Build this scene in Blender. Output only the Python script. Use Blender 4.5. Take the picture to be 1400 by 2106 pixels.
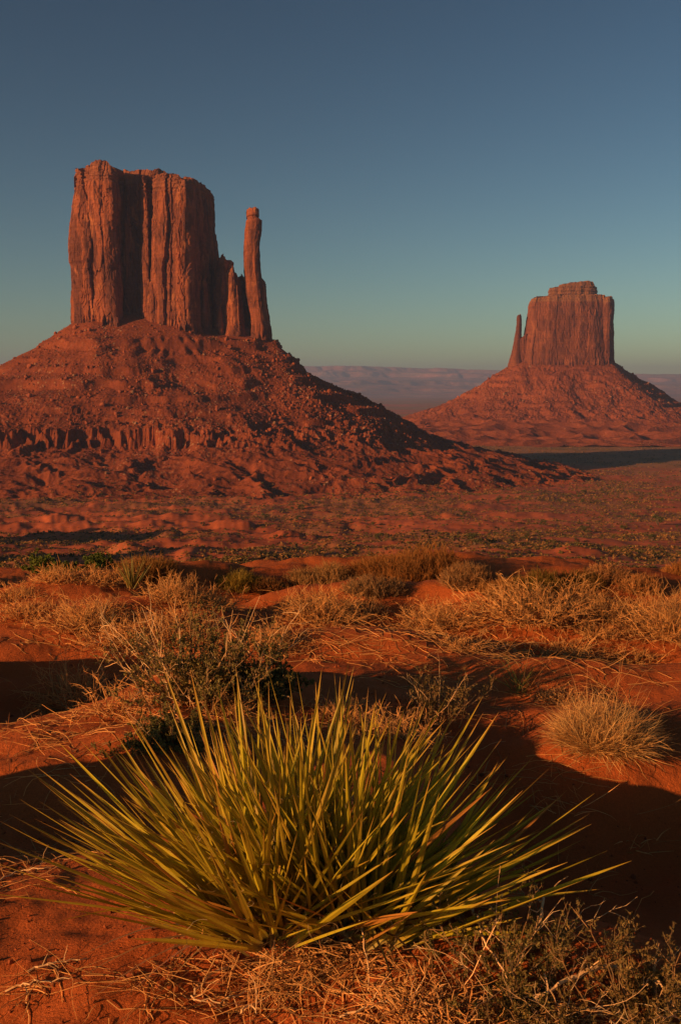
import bpy, math
import numpy as np

# ------------------------------------------------------------------ clear
for o in list(bpy.data.objects):
    bpy.data.objects.remove(o, do_unlink=True)
SC = bpy.context.scene
COL = SC.collection
rad = math.radians

# ------------------------------------------------------------------ camera, sky, sun, exposure
EYE = 1.5
PITCH = rad(7.05)
SUN_ELEV = rad(12.5)
TRAVEL = np.array([0.858, 0.513])          # horizontal direction the sunlight travels (to the right and away)
TRAVEL /= np.linalg.norm(TRAVEL)

cam_data = bpy.data.cameras.new('camera')
cam = bpy.data.objects.new('camera', cam_data)
COL.objects.link(cam)
cam_data.sensor_fit = 'VERTICAL'
cam_data.sensor_height = 36.0
cam_data.sensor_width = 24.0
cam_data.lens = 35.0
cam_data.clip_start = 0.05
cam_data.clip_end = 80000.0
cam.location = (0, 0, EYE)
cam.rotation_euler = (rad(90) - PITCH, 0, 0)
cam_data.dof.use_dof = False
SC.camera = cam

world = bpy.data.worlds.new('World')
SC.world = world
world.use_nodes = True
wn = world.node_tree
wn.nodes.clear()
w_out = wn.nodes.new('ShaderNodeOutputWorld')
w_bg = wn.nodes.new('ShaderNodeBackground')
w_sky = wn.nodes.new('ShaderNodeTexSky')
w_sky.sky_type = 'NISHITA'
w_sky.sun_disc = False
w_sky.sun_elevation = SUN_ELEV
sun_az = math.atan2(-TRAVEL[0], -TRAVEL[1])    # compass angle of the sun, from +Y towards +X
w_sky.sun_rotation = sun_az
w_sky.altitude = 1600
w_sky.air_density = 1.0
w_sky.dust_density = 1.0
w_sky.ozone_density = 1.2
w_bg.inputs['Strength'].default_value = 0.085
w_gain = wn.nodes.new('ShaderNodeMix'); w_gain.data_type = 'RGBA'; w_gain.blend_type = 'MULTIPLY'
w_gain.inputs[0].default_value = 1.0
w_gain.inputs[7].default_value = (0.416, 0.421, 0.374, 1)
w_gam = wn.nodes.new('ShaderNodeGamma'); w_gam.inputs[1].default_value = 1.6
wn.links.new(w_sky.outputs[0], w_gain.inputs[6])
wn.links.new(w_gain.outputs[2], w_gam.inputs[0])
wn.links.new(w_gam.outputs[0], w_bg.inputs[0])
wn.links.new(w_bg.outputs[0], w_out.inputs['Surface'])

sun_data = bpy.data.lights.new('sun', 'SUN')
sun = bpy.data.objects.new('sun', sun_data)
COL.objects.link(sun)
sun_data.energy = 5.0
sun_data.angle = rad(0.5)
sun_data.color = (1.0, 0.48, 0.18)
ce = math.cos(SUN_ELEV)
from mathutils import Vector
sun.rotation_euler = Vector((TRAVEL[0] * ce, TRAVEL[1] * ce, -math.sin(SUN_ELEV))).to_track_quat('-Z', 'Y').to_euler()
sun.location = (-50, -30, 40)

SC.view_settings.view_transform = 'Standard'
SC.view_settings.look = 'None'
SC.view_settings.exposure = 0.32
SC.view_settings.gamma = 1.0
SC.view_settings.use_curve_mapping = False
SC.render.engine = 'CYCLES'
SC.cycles.use_denoising = True
SC.cycles.max_bounces = 5
SC.cycles.diffuse_bounces = 1
SC.cycles.transmission_bounces = 2
SC.cycles.transparent_max_bounces = 4
SC.cycles.volume_bounces = 0

# ------------------------------------------------------------------ picture-to-place helpers (photo is 1400 x 2106)
FPX = 35.0 / 36.0 * 2106.0
CP, SP = math.cos(PITCH), math.sin(PITCH)


def ray(px, py):
    a = (px - 700.0) / FPX
    b = (1053.0 - py) / FPX
    return np.array([a, CP + b * SP, b * CP - SP])


def at(px, py, D):
    """the point at distance D (world y) seen at photo pixel px, py"""
    d = ray(px, py)
    t = D / d[1]
    return np.array([d[0] * t, D, EYE + d[2] * t])


def to_px(x, y, z):
    zz = z - EYE
    dep = y * CP - zz * SP
    up = y * SP + zz * CP
    return 700 + FPX * x / dep, 1053 - FPX * up / dep


# ------------------------------------------------------------------ noise
def _h(ix, iy, iz, seed):
    h = (ix * 374761393 + iy * 668265263 + iz * 224682251 + seed * 974711) & 0xffffffff
    h = ((h ^ (h >> 13)) * 1274126177) & 0xffffffff
    return h ^ (h >> 16)


def n2(x, y, seed=0):
    x = np.asarray(x, float); y = np.asarray(y, float)
    fx = np.floor(x); fy = np.floor(y)
    ix = fx.astype(np.int64); iy = fy.astype(np.int64)
    x = x - fx; y = y - fy
    u = x * x * x * (x * (x * 6 - 15) + 10); v = y * y * y * (y * (y * 6 - 15) + 10)

    def g(i, j):
        h = _h(ix + i, iy + j, 0, seed)
        a = (h & 0xffff) * (2 * math.pi / 65536.0)
        return np.cos(a) * (x - i) + np.sin(a) * (y - j)
    a = g(0, 0) * (1 - u) + g(1, 0) * u
    b = g(0, 1) * (1 - u) + g(1, 1) * u
    return (a * (1 - v) + b * v) * 1.5


def n3(x, y, z, seed=0):
    x = np.asarray(x, float); y = np.asarray(y, float); z = np.asarray(z, float)
    x, y, z = np.broadcast_arrays(x, y, z)
    fx = np.floor(x); fy = np.floor(y); fz = np.floor(z)
    ix = fx.astype(np.int64); iy = fy.astype(np.int64); iz = fz.astype(np.int64)
    x = x - fx; y = y - fy; z = z - fz
    u = x * x * (3 - 2 * x); v = y * y * (3 - 2 * y); w = z * z * (3 - 2 * z)

    def g(i, j, k):
        h = _h(ix + i, iy + j, iz + k, seed)
        return (((h & 1023) / 511.5 - 1) * (x - i) + (((h >> 10) & 1023) / 511.5 - 1) * (y - j)
                + (((h >> 20) & 1023) / 511.5 - 1) * (z - k))

    def lx(j, k):
        return g(0, j, k) * (1 - u) + g(1, j, k) * u
    a = lx(0, 0) * (1 - v) + lx(1, 0) * v
    b = lx(0, 1) * (1 - v) + lx(1, 1) * v
    return (a * (1 - w) + b * w) * 1.6


def fbm2(x, y, octv, seed=0, gain=0.5):
    s = 0; a = 1.0
    for i in range(octv):
        s = s + a * n2(x, y, seed + i * 17)
        x = x * 2.03 + 13.1; y = y * 2.03 + 7.7; a *= gain
    return s


def rid2(x, y, octv, seed=0, gain=0.5):
    s = 0; a = 1.0
    for i in range(octv):
        s = s + a * (1 - 2.2 * np.abs(n2(x, y, seed + i * 17)))
        x = x * 2.03 + 13.1; y = y * 2.03 + 7.7; a *= gain
    return s


def sstep(a, b, x):
    t = np.clip((x - a) / (b - a), 0, 1)
    return t * t * (3 - 2 * t)


# ------------------------------------------------------------------ mesh helpers
def link_mesh(name, V, faces, mat, parent=None, tint=None, smooth=False, tex=None):
    """faces: list of int arrays (n, k)"""
    me = bpy.data.meshes.new(name)
    V = np.ascontiguousarray(V, dtype=np.float32)
    me.vertices.add(len(V))
    me.vertices.foreach_set('co', V.ravel())
    idx = np.concatenate([f.ravel() for f in faces]).astype(np.int32)
    tot = np.concatenate([np.full(len(f), f.shape[1], np.int32) for f in faces])
    st = np.concatenate([[0], np.cumsum(tot)[:-1]]).astype(np.int32)
    me.loops.add(len(idx))
    me.loops.foreach_set('vertex_index', idx)
    me.polygons.add(len(tot))
    me.polygons.foreach_set('loop_start', st)
    me.polygons.foreach_set('use_smooth', np.full(len(tot), smooth, bool))
    me.update(calc_edges=True)
    if tint is not None:
        T = np.ones((len(V), 4), np.float32)
        T[:, :tint.shape[1]] = tint
        at_ = me.color_attributes.new('tint', 'FLOAT_COLOR', 'POINT')
        at_.data.foreach_set('color', T.ravel())
    if mat is not None:
        me.materials.append(mat)
    o = bpy.data.objects.new(name, me)
    COL.objects.link(o)
    if parent is not None:
        o.parent = parent
    return o


class MB:
    def __init__(self):
        self.V = []; self.F = []; self.T = []; self.n = 0

    def add(self, V, faces, tint=(1, 1, 1)):
        V = V.reshape(-1, 3)
        for f in faces:
            self.F.append(f + self.n)
        t = np.asarray(tint, float)
        self.T.append(np.broadcast_to(t, (len(V), 3)) if t.ndim == 1 else t.reshape(-1, 3))
        self.V.append(V); self.n += len(V)

    def build(self, name, mat, parent=None, smooth=False):
        by = {}
        for f in self.F:
            by.setdefault(f.shape[1], []).append(f)
        F = [np.concatenate(v) for v in by.values()]
        return link_mesh(name, np.concatenate(self.V), F, mat, parent, np.concatenate(self.T), smooth)


def empty(name, loc, rz=0.0):
    o = bpy.data.objects.new(name, None)
    o.empty_display_size = 0.2
    o.location = [float(v) for v in loc]
    o.rotation_euler = (0, 0, rz)
    COL.objects.link(o)
    return o


def tag(o, label=None, cat=None, group=None, kind=None):
    if label: o['label'] = label
    if cat: o['category'] = cat
    if group: o['group'] = group
    if kind: o['kind'] = kind
    return o


def copy_tree(o):
    c = o.copy(); COL.objects.link(c)
    for ch in list(o.children):
        d = ch.copy(); COL.objects.link(d); d.parent = c
    return c


def grid_faces(nr, nc, wrap=False):
    r = np.arange(nr - 1)[:, None]
    c = np.arange(nc if wrap else nc - 1)[None, :]
    c2 = (c + 1) % nc
    a = r * nc + c; b = r * nc + c2; d = (r + 1) * nc + c; e = (r + 1) * nc + c2
    return np.stack([a, b, e, d], -1).reshape(-1, 4)


def unit(v):
    return v / np.maximum(np.linalg.norm(v, axis=-1, keepdims=True), 1e-9)


def add_tubes(mb, pts, rr, tint=(1, 1, 1), sides=3):
    """pts (N,K,3) polylines, rr (N,K) radii, tint (3) or (N,3) or (N,K,3)"""
    N, K, _ = pts.shape
    if N == 0: return
    tan = unit(np.gradient(pts, axis=1))
    ref = np.where(np.abs(tan[:, :1, 2:3]) > 0.8, np.array([1.0, 0, 0]), np.array([0, 0, 1.0]))
    b1 = unit(np.cross(tan, np.broadcast_to(ref, tan.shape)))
    b2 = np.cross(tan, b1)
    ang = np.arange(sides) * 2 * math.pi / sides
    V = (pts[:, :, None, :] + rr[:, :, None, None] * (np.cos(ang)[None, None, :, None] * b1[:, :, None, :]
         + np.sin(ang)[None, None, :, None] * b2[:, :, None, :]))
    f1 = grid_faces(K, sides, True)
    F = (f1[None] + (np.arange(N) * K * sides)[:, None, None]).reshape(-1, 4)
    t = np.asarray(tint, float)
    if t.ndim == 2: t = np.broadcast_to(t[:, None, None, :], V.shape)
    elif t.ndim == 3: t = np.broadcast_to(t[:, :, None, :], V.shape)
    mb.add(V, [F], t)


def add_ribbons(mb, pts, ww, side, tint=(1, 1, 1)):
    """flat blades: pts (N,K,3), widths (N,K), side (N,3)"""
    N, K, _ = pts.shape
    if N == 0: return
    s = side[:, None, :] * ww[:, :, None] * 0.5
    V = np.stack([pts - s, pts + s], 2)
    f1 = grid_faces(K, 2)
    F = (f1[None] + (np.arange(N) * K * 2)[:, None, None]).reshape(-1, 4)
    t = np.asarray(tint, float)
    if t.ndim == 2: t = np.broadcast_to(t[:, None, None, :], V.shape)
    elif t.ndim == 3: t = np.broadcast_to(t[:, :, None, :], V.shape)
    mb.add(V, [F], t)


def add_leaves(mb, rng, cen, size, tint, aspect=0.45, axis=None):
    """small pointed leaf faces at cen (M,3); size (M,)"""
    M = len(cen)
    if M == 0: return
    a = unit(rng.normal(size=(M, 3))) if axis is None else unit(axis + rng.normal(size=(M, 3)) * 0.5)
    b = unit(np.cross(a, rng.normal(size=(M, 3))))
    a = a * size[:, None]; b = b * size[:, None] * aspect
    V = np.stack([cen - a * 0.5, cen + b * 0.5, cen + a * 0.5, cen - b * 0.5], 1)
    F = np.arange(M * 4).reshape(M, 4)
    t = np.asarray(tint, float)
    if t.ndim == 2: t = np.broadcast_to(t[:, None, :], V.shape)
    mb.add(V, [F], t)


# ------------------------------------------------------------------ materials
def new_mat(name):
    m = bpy.data.materials.new(name)
    m.use_nodes = True
    nt = m.node_tree
    nt.nodes.clear()
    out = nt.nodes.new('ShaderNodeOutputMaterial')
    bs = nt.nodes.new('ShaderNodeBsdfPrincipled')
    bs.inputs['Roughness'].default_value = 0.95
    bs.inputs['Specular IOR Level'].default_value = 0.12
    nt.links.new(bs.outputs[0], out.inputs[0])
    return m, nt, bs, out


class NT:
    def __init__(self, nt): self.nt = nt

    def node(self, typ, **kw):
        n = self.nt.nodes.new(typ)
        for k, v in kw.items(): setattr(n, k, v)
        return n

    def link(self, a, b): self.nt.links.new(a, b)

    def coords(self, scale=(1, 1, 1)):
        tc = self.node('ShaderNodeTexCoord'); mp = self.node('ShaderNodeMapping')
        mp.inputs['Scale'].default_value = scale
        self.link(tc.outputs['Object'], mp.inputs[0])
        return mp.outputs[0]

    def noise(self, vec, scale, detail=4, rough=0.55, dist=0.0):
        n = self.node('ShaderNodeTexNoise')
        n.inputs['Scale'].default_value = scale; n.inputs['Detail'].default_value = detail
        n.inputs['Roughness'].default_value = rough; n.inputs['Distortion'].default_value = dist
        self.link(vec, n.inputs['Vector'])
        return n.outputs[0]

    def voro(self, vec, scale, feature='F1', out='Distance'):
        n = self.node('ShaderNodeTexVoronoi'); n.feature = feature
        n.inputs['Scale'].default_value = scale
        self.link(vec, n.inputs['Vector'])
        return n.outputs[out]

    def ramp(self, fac, stops):
        n = self.node('ShaderNodeValToRGB')
        e = n.color_ramp.elements
        while len(e) < len(stops): e.new(0.5)
        for i, (p, c) in enumerate(stops):
            e[i].position = p
            e[i].color = (c, c, c, 1) if isinstance(c, (int, float)) else (*c, 1)
        self.link(fac, n.inputs[0])
        return n.outputs[0]

    def mix(self, fac, a, b, blend='MIX'):
        n = self.node('ShaderNodeMix'); n.data_type = 'RGBA'; n.blend_type = blend
        for s, v in ((0, fac), (6, a), (7, b)):
            if hasattr(v, 'is_output'): self.link(v, n.inputs[s])
            elif isinstance(v, (int, float)): n.inputs[s].default_value = v if s == 0 else (v, v, v, 1)
            else: n.inputs[s].default_value = (*v, 1)
        return n.outputs[2]

    def math(self, op, a, b=0.0):
        n = self.node('ShaderNodeMath'); n.operation = op
        for s, v in ((0, a), (1, b)):
            if hasattr(v, 'is_output'): self.link(v, n.inputs[s])
            else: n.inputs[s].default_value = v
        return n.outputs[0]

    def bump(self, height, strength, dist, normal=None):
        n = self.node('ShaderNodeBump')
        n.inputs['Strength'].default_value = strength; n.inputs['Distance'].default_value = dist
        self.link(height, n.inputs['Height'])
        if normal is not None: self.link(normal, n.inputs['Normal'])
        return n.outputs[0]

    def attr(self, name='tint', out='Color'):
        n = self.node('ShaderNodeAttribute'); n.attribute_name = name
        return n.outputs[out]


def rock_material(name, base, dark, light, cap, s=1.0):
    m, nt, bs, out = new_mat(name); g = NT(nt)
    v = g.coords()
    vs = g.coords((1, 1, 0.09))
    streak = g.noise(vs, 0.11 / s, 6, 0.6, 0.6)
    blot = g.noise(v, 0.035 / s, 5, 0.6)
    c = g.mix(g.ramp(streak, [(0.44, 0.0), (0.58, 1.0)]), dark, base)
    c = g.mix(g.ramp(blot, [(0.42, 0.0), (0.60, 0.6)]), c, base)
    slab = g.noise(g.coords((1, 1, 0.35)), 0.05 / s, 3, 0.5, 0.3)
    c = g.mix(g.ramp(slab, [(0.53, 0.0), (0.57, 0.75)]), c, dark)
    patch = g.noise(g.coords((1, 1, 0.55)), 0.075 / s, 5, 0.65, 0.5)
    c = g.mix(g.ramp(patch, [(0.57, 0.0), (0.66, 0.75)]), c, light)
    fine = g.noise(g.coords((1, 1, 0.25)), 0.7 / s, 4, 0.6)
    c = g.mix(0.55, c, g.mix(1.0, c, g.ramp(fine, [(0.3, 0.62), (0.7, 1.28)]), 'MULTIPLY'))
    lay = g.noise(g.coords((0.02, 0.02, 1)), 0.55 / s, 4, 0.7)
    c = g.mix(0.45, c, g.mix(1.0, c, g.ramp(lay, [(0.3, 0.66), (0.62, 1.2)]), 'MULTIPLY'))
    # the thin-bedded caprock has its own paler colour, stored on the mesh
    c = g.mix(g.attr('tint', 'Fac'), c, g.mix(0.5, c, cap))
    g.link(c, bs.inputs['Base Color'])
    h = g.math('ADD', g.noise(g.coords((1, 1, 0.3)), 0.5 / s, 6, 0.65), g.math('MULTIPLY', lay, 0.5))
    g.link(g.bump(h, 0.9, 1.6 * s), bs.inputs['Normal'])
    return m


def talus_material(name, base, dark, pale, s=1.0):
    m, nt, bs, out = new_mat(name); g = NT(nt)
    v = g.coords()
    big = g.noise(v, 0.02 / s, 6, 0.6)
    c = g.mix(g.ramp(big, [(0.35, 0.0), (0.65, 1.0)]), dark, base)
    mid = g.noise(v, 0.18 / s, 5, 0.65)
    c = g.mix(0.6, c, g.mix(1.0, c, g.ramp(mid, [(0.3, 0.6), (0.7, 1.3)]), 'MULTIPLY'))
    cell = g.voro(v, 0.42 / s, 'F1', 'Color')
    cd = g.voro(v, 0.42 / s)
    sep = g.node('ShaderNodeSeparateColor'); g.link(cell, sep.inputs[0])
    pick = g.math('MULTIPLY', g.math('GREATER_THAN', sep.outputs[0], 0.72), g.math('LESS_THAN', cd, 0.42))
    zone = g.ramp(g.noise(v, 0.014 / s, 4, 0.6), [(0.46, 0.0), (0.6, 0.9)])
    c = g.mix(g.math('MULTIPLY', pick, zone), c, g.mix(sep.outputs[1], pale, base))
    g.link(c, bs.inputs['Base Color'])
    lay = g.noise(g.coords((0.03, 0.03, 1)), 0.35 / s, 4, 0.6)
    h = g.math('ADD', g.noise(v, 0.35 / s, 7, 0.7), g.math('MULTIPLY', g.math('MULTIPLY', cd, -0.6), zone))
    h = g.math('ADD', h, g.math('MULTIPLY', lay, 0.15))
    g.link(g.bump(h, 0.7, 1.2 * s), bs.inputs['Normal'])
    return m


def ground_material():
    m, nt, bs, out = new_mat('red_desert_ground'); g = NT(nt)
    v = g.coords()
    # sand
    a = g.noise(v, 0.9, 6, 0.6)
    sand = g.mix(g.ramp(a, [(0.3, 0.0), (0.7, 1.0)]), (0.45, 0.108, 0.027), (0.57, 0.146, 0.036))
    grain = g.noise(v, 110.0, 4, 0.75)
    sand = g.mix(0.7, sand, g.mix(1.0, sand, g.ramp(grain, [(0.3, 0.70), (0.7, 1.25)]), 'MULTIPLY'))
    # valley soil and its scrub
    b = g.noise(v, 0.012, 8, 0.6)
    soil = g.mix(g.ramp(b, [(0.35, 0.0), (0.65, 1.0)]), (0.42, 0.108, 0.042), (0.57, 0.152, 0.058))
    b2 = g.noise(v, 0.3, 5, 0.7)
    soil = g.mix(0.6, soil, g.mix(1.0, soil, g.ramp(b2, [(0.3, 0.65), (0.7, 1.3)]), 'MULTIPLY'))
    at_ = g.node('ShaderNodeSeparateColor'); g.link(g.attr('tint'), at_.inputs[0])
    speck = g.noise(v, 0.42, 8, 0.9)
    thr = g.math('ADD', speck, g.math('MULTIPLY', g.math('SUBTRACT', at_.outputs[1], 0.5), 0.36))
    scr = g.ramp(thr, [(0.50, 0.0), (0.57, 0.45)])
    scrub = g.mix(g.ramp(g.noise(v, 0.09, 4), [(0.4, 0.0), (0.6, 1.0)]), (0.17, 0.14, 0.062), (0.29, 0.20, 0.10))
    far = g.mix(scr, soil, scrub)
    far = g.mix(at_.outputs[2], far, g.mix(g.ramp(b, [(0.4, 0.0), (0.6, 1.0)]), (0.24, 0.155, 0.065), (0.40, 0.19, 0.085)))
    c = g.mix(at_.outputs[0], far, sand)
    g.link(c, bs.inputs['Base Color'])
    h1 = g.math('ADD', g.math('ADD', g.noise(v, 95.0, 5, 0.7), g.math('MULTIPLY', g.noise(v, 28.0, 4, 0.7), 1.3)), g.math('MULTIPLY', g.noise(v, 6.0, 3, 0.5), 1.6))
    g.link(g.bump(h1, 0.7, 0.013), bs.inputs['Normal'])
    return m


def mesa_material():
    m, nt, bs, out = new_mat('far_mesa_rock'); g = NT(nt)
    v = g.coords((0.12, 0.12, 1))
    lay = g.noise(v, 0.012, 5, 0.6)
    c = g.ramp(lay, [(0.3, (0.26, 0.13, 0.10)), (0.48, (0.48, 0.20, 0.14)), (0.56, (0.30, 0.17, 0.13)), (0.7, (0.55, 0.28, 0.20))])
    bl = g.noise(g.coords(), 0.0012, 6, 0.65)
    c = g.mix(g.ramp(bl, [(0.4, 0.0), (0.62, 0.7)]), c, (0.16, 0.12, 0.08))
    g.link(c, bs.inputs['Base Color'])
    return m


def plant_material(name, color, trans=0.25, rough=0.7, var=0.35, spec=0.15):
    """colour times the per-vertex leaf tint, with some light let through"""
    m, nt, bs, out = new_mat(name); g = NT(nt)
    c = g.mix(1.0, g.attr('tint'), color, 'MULTIPLY')
    n = g.noise(g.coords(), 14.0, 3)
    c = g.mix(var, c, g.mix(1.0, c, g.ramp(n, [(0.3, 0.55), (0.7, 1.4)]), 'MULTIPLY'))
    g.link(c, bs.inputs['Base Color'])
    bs.inputs['Roughness'].default_value = rough
    bs.inputs['Specular IOR Level'].default_value = spec
    if trans > 0:
        t = g.node('ShaderNodeBsdfTranslucent'); g.link(c, t.inputs[0])
        mx = g.node('ShaderNodeMixShader'); mx.inputs[0].default_value = trans
        g.link(bs.outputs[0], mx.inputs[1]); g.link(t.outputs[0], mx.inputs[2])
        g.link(mx.outputs[0], out.inputs[0])
    return m


M_ROCK = rock_material('red_sandstone_cliff', (0.32, 0.100, 0.046), (0.115, 0.042, 0.030), (0.45, 0.160, 0.064), (0.31, 0.122, 0.066))
M_ROCK_FAR = rock_material('far_sandstone_cliff', (0.235, 0.078, 0.037), (0.14, 0.047, 0.027), (0.34, 0.12, 0.05), (0.33, 0.16, 0.075), 1.6)
M_TALUS = talus_material('red_talus', (0.285, 0.076, 0.030), (0.17, 0.045, 0.020), (0.38, 0.24, 0.15))
M_TALUS_FAR = talus_material('far_red_talus', (0.30, 0.086, 0.036), (0.21, 0.060, 0.027), (0.33, 0.17, 0.10), 1.7)
M_GROUND = ground_material()
M_MESA = mesa_material()

# ------------------------------------------------------------------ the ground
_RR = np.array([0.3, 2.5, 5, 8, 12, 15, 18, 25, 50, 150, 300, 400, 500, 650, 800, 1000, 1420, 1950, 5000, 40000.])
_HH = np.array([1.32, 1.51, 1.73, 1.98, 2.33, 2.66, 3.3, 5.3, 11.2, 29, 50, 60, 68, 76, 82, 88, 96, 99, 102, 103.])


def flat_xy(px, py):
    """where the pixel meets the plain, bump-free foreground slope"""
    d = ray(px, py)
    t = 2.0
    for _ in range(60):
        r = math.hypot(d[0], d[1]) * t
        h = float(np.interp(r, _RR, _HH))
        t = 0.5 * t + 0.5 * (h / -d[2])
    return d[0] * t, d[1] * t


# sand hummocks and hollows of the foreground: photo pixel, height, radius along x, radius along y
_BUMP_SPEC = [
    (610, 1925, 0.13, 0.75, 0.55), (1330, 2090, 0.10, 0.5, 0.35),
    (980, 1500, -0.10, 0.7, 0.8), (1245, 1500, 0.12, 0.40, 0.35), (1200, 2080, 0.10, 0.6, 0.35),
    (250, 1560, 0.14, 0.9, 0.55), (430, 1440, 0.24, 0.85, 0.75), (40, 1410, -0.22, 0.9, 0.7), (100, 1680, -0.10, 0.6, 0.4),
    (330, 1300, 0.20, 0.9, 0.7), (100, 1290, 0.16, 1.2, 0.5), (720, 1340, 0.12, 1.2, 0.7), (1120, 1270, 0.30, 1.3, 0.8),
    (1200, 1390, 0.10, 0.8, 0.4), (1300, 1340, -0.18, 0.8, 0.45), (680, 1250, 0.24, 0.8, 0.7), (540, 1230, -0.2, 0.9, 0.7),
    (870, 1190, 0.28, 1.5, 1.0), (1160, 1195, 0.12, 1.1, 0.8), (380, 1210, 0.22, 0.8, 0.8), (160, 1230, 0.22, 1.0, 0.9),
    (1370, 1260, 0.30, 0.8, 0.8), (930, 1260, 0.10, 0.8, 0.6), (860, 1240, -0.18, 1.0, 0.5), (640, 1190, 0.12, 1.2, 0.9),
]
_BUMPS = [(*flat_xy(a, b), h, rx, ry) for a, b, h, rx, ry in _BUMP_SPEC]
_BUMPS += [(-3.45, 5.6, 0.55, 0.6, 0.75), (-2.55, 2.95, 0.75, 0.50, 0.42), (-4.6, 7.4, 0.5, 0.9, 0.7), (-5.6, 9.6, .5, 1.0, .8)]

TALUS_TOP = []      # filled below: functions that lift the ground is not needed, the talus is its own mesh


# knolls of the valley floor: photo pixel of the middle, height, half width, half length (metres)
_RISES = [(*flat_xy(a, b), d, rx, ry) for a, b, d, rx, ry in (
    (470, 1078, 7, 16, 12), (600, 1100, 5, 12, 9), (140, 1068, 7, 22, 14), (860, 1100, 3.5, 9, 8), (1190, 1140, 3, 10, 7), (690, 1120, 4, 9, 8),
    (340, 1100, 5, 12, 9), (40, 1050, 7, 20, 16), (290, 1055, 5, 18, 12), (560, 1050, 4, 14, 10), (930, 1060, 3, 12, 8), (260, 1128, 4, 10, 7), (420, 1120, 3, 8, 6))]
# two ridges outside the picture on the left, whose long shadows reach into the valley
_RISES += [(-232, 345, 40, 38, 26), (-185, 250, 30, 32, 20), (-262, 420, 34, 30, 18)]


def ground_z(x, y):
    x = np.asarray(x, float); y = np.asarray(y, float)
    r = np.hypot(x, y) + 1e-6
    front = sstep(-0.25, 0.35, y / r)
    rim = r * (1 + 0.10 * n2(x / np.maximum(r, 1e-6) * 5.0 + 3.3, y * 0 + 1.7, 5) * sstep(9, 16, r))
    h_f = np.interp(rim, _RR, _HH)
    h_b = 1.33 + 0.02 * np.minimum(r, 200)
    h = h_b + (h_f - h_b) * front
    z = EYE - h
    # foreground dunes
    near = 1 - sstep(22, 45, r)
    k = near > 0
    if np.any(k):
        xs, ys = x[k], y[k]
        d = 0.10 * fbm2(xs * 0.45, ys * 0.6, 3, 11) * sstep(1.5, 5, np.hypot(xs, ys)) + 0.030 * fbm2(xs * 2.1, ys * 2.6, 4, 12)
        for bx, by, bh, rx, ry in _BUMPS:
            d = d + bh * np.exp(-((xs - bx) / rx) ** 2 - ((ys - by) / ry) ** 2)
        # the sand drops away in a hollow on the right, behind the yucca
        ex = xs + 0.12 * n2(ys * 1.3, xs * 0.8, 19)
        d = d - 0.52 * sstep(0.22, 0.85, ex) * (1 - sstep(4.25, 5.3, ys + 0.25 * n2(xs * 1.1, ys, 20))) * sstep(2.15, 2.95, ys) * (1 - sstep(4, 7, xs))
        z[k] += d * near[k]
    # rolling badlands of the valley
    mid = sstep(60, 260, r) * front * (1 - 0.55 * sstep(1100, 2200, r)) * (1 - sstep(4000, 9000, r))
    k = mid > 0
    if np.any(k):
        xs, ys = x[k], y[k]
        hl = 2.2 * rid2(xs / 150, ys / 85, 3, 31, 0.45) + 1.8 * fbm2(xs / 60, ys / 38, 4, 37)
        hl = hl + 1.15 * rid2(xs / 24, ys / 16, 3, 41) * (1 - sstep(900, 1600, r[k]))
        lr = 1 - 0.45 * sstep(0.0, 0.25, xs / r[k])
        z[k] += (hl - 4.0) * mid[k] * lr
    # low valley knolls, and the unseen ridges on the left that throw shadow
    k = (r > 150) & (r < 800) & (y > 0)
    if np.any(k):
        xs, ys = x[k], y[k]
        wob = 0.55 * fbm2(xs / 17, ys / 12, 4, 91)
        dz = 0
        for bx, by, dp, rx, ry in _RISES:
            q = np.hypot((xs - bx) / rx, (ys - by) / ry) + wob
            dz = dz + dp * np.where(dp > 20, 1, 0.55 + 0.3 * wob) * (1 - sstep(0.05, 1.05, q))
        z[k] += dz
    return z


def gz(x, y):
    return float(ground_z(np.array([x]), np.array([y]))[0])


def G(px, py, tmax=3000.0):
    """the ground point seen at a photo pixel"""
    d = ray(px, py)
    t = np.geomspace(1.2, tmax, 5000)
    P = d[None] * t[:, None]
    g = ground_z(P[:, 0], P[:, 1])
    hit = np.nonzero(EYE + P[:, 2] <= g)[0]
    i = hit[0] if len(hit) else len(t) - 1
    return np.array([P[i, 0], P[i, 1], g[i]])


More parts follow.
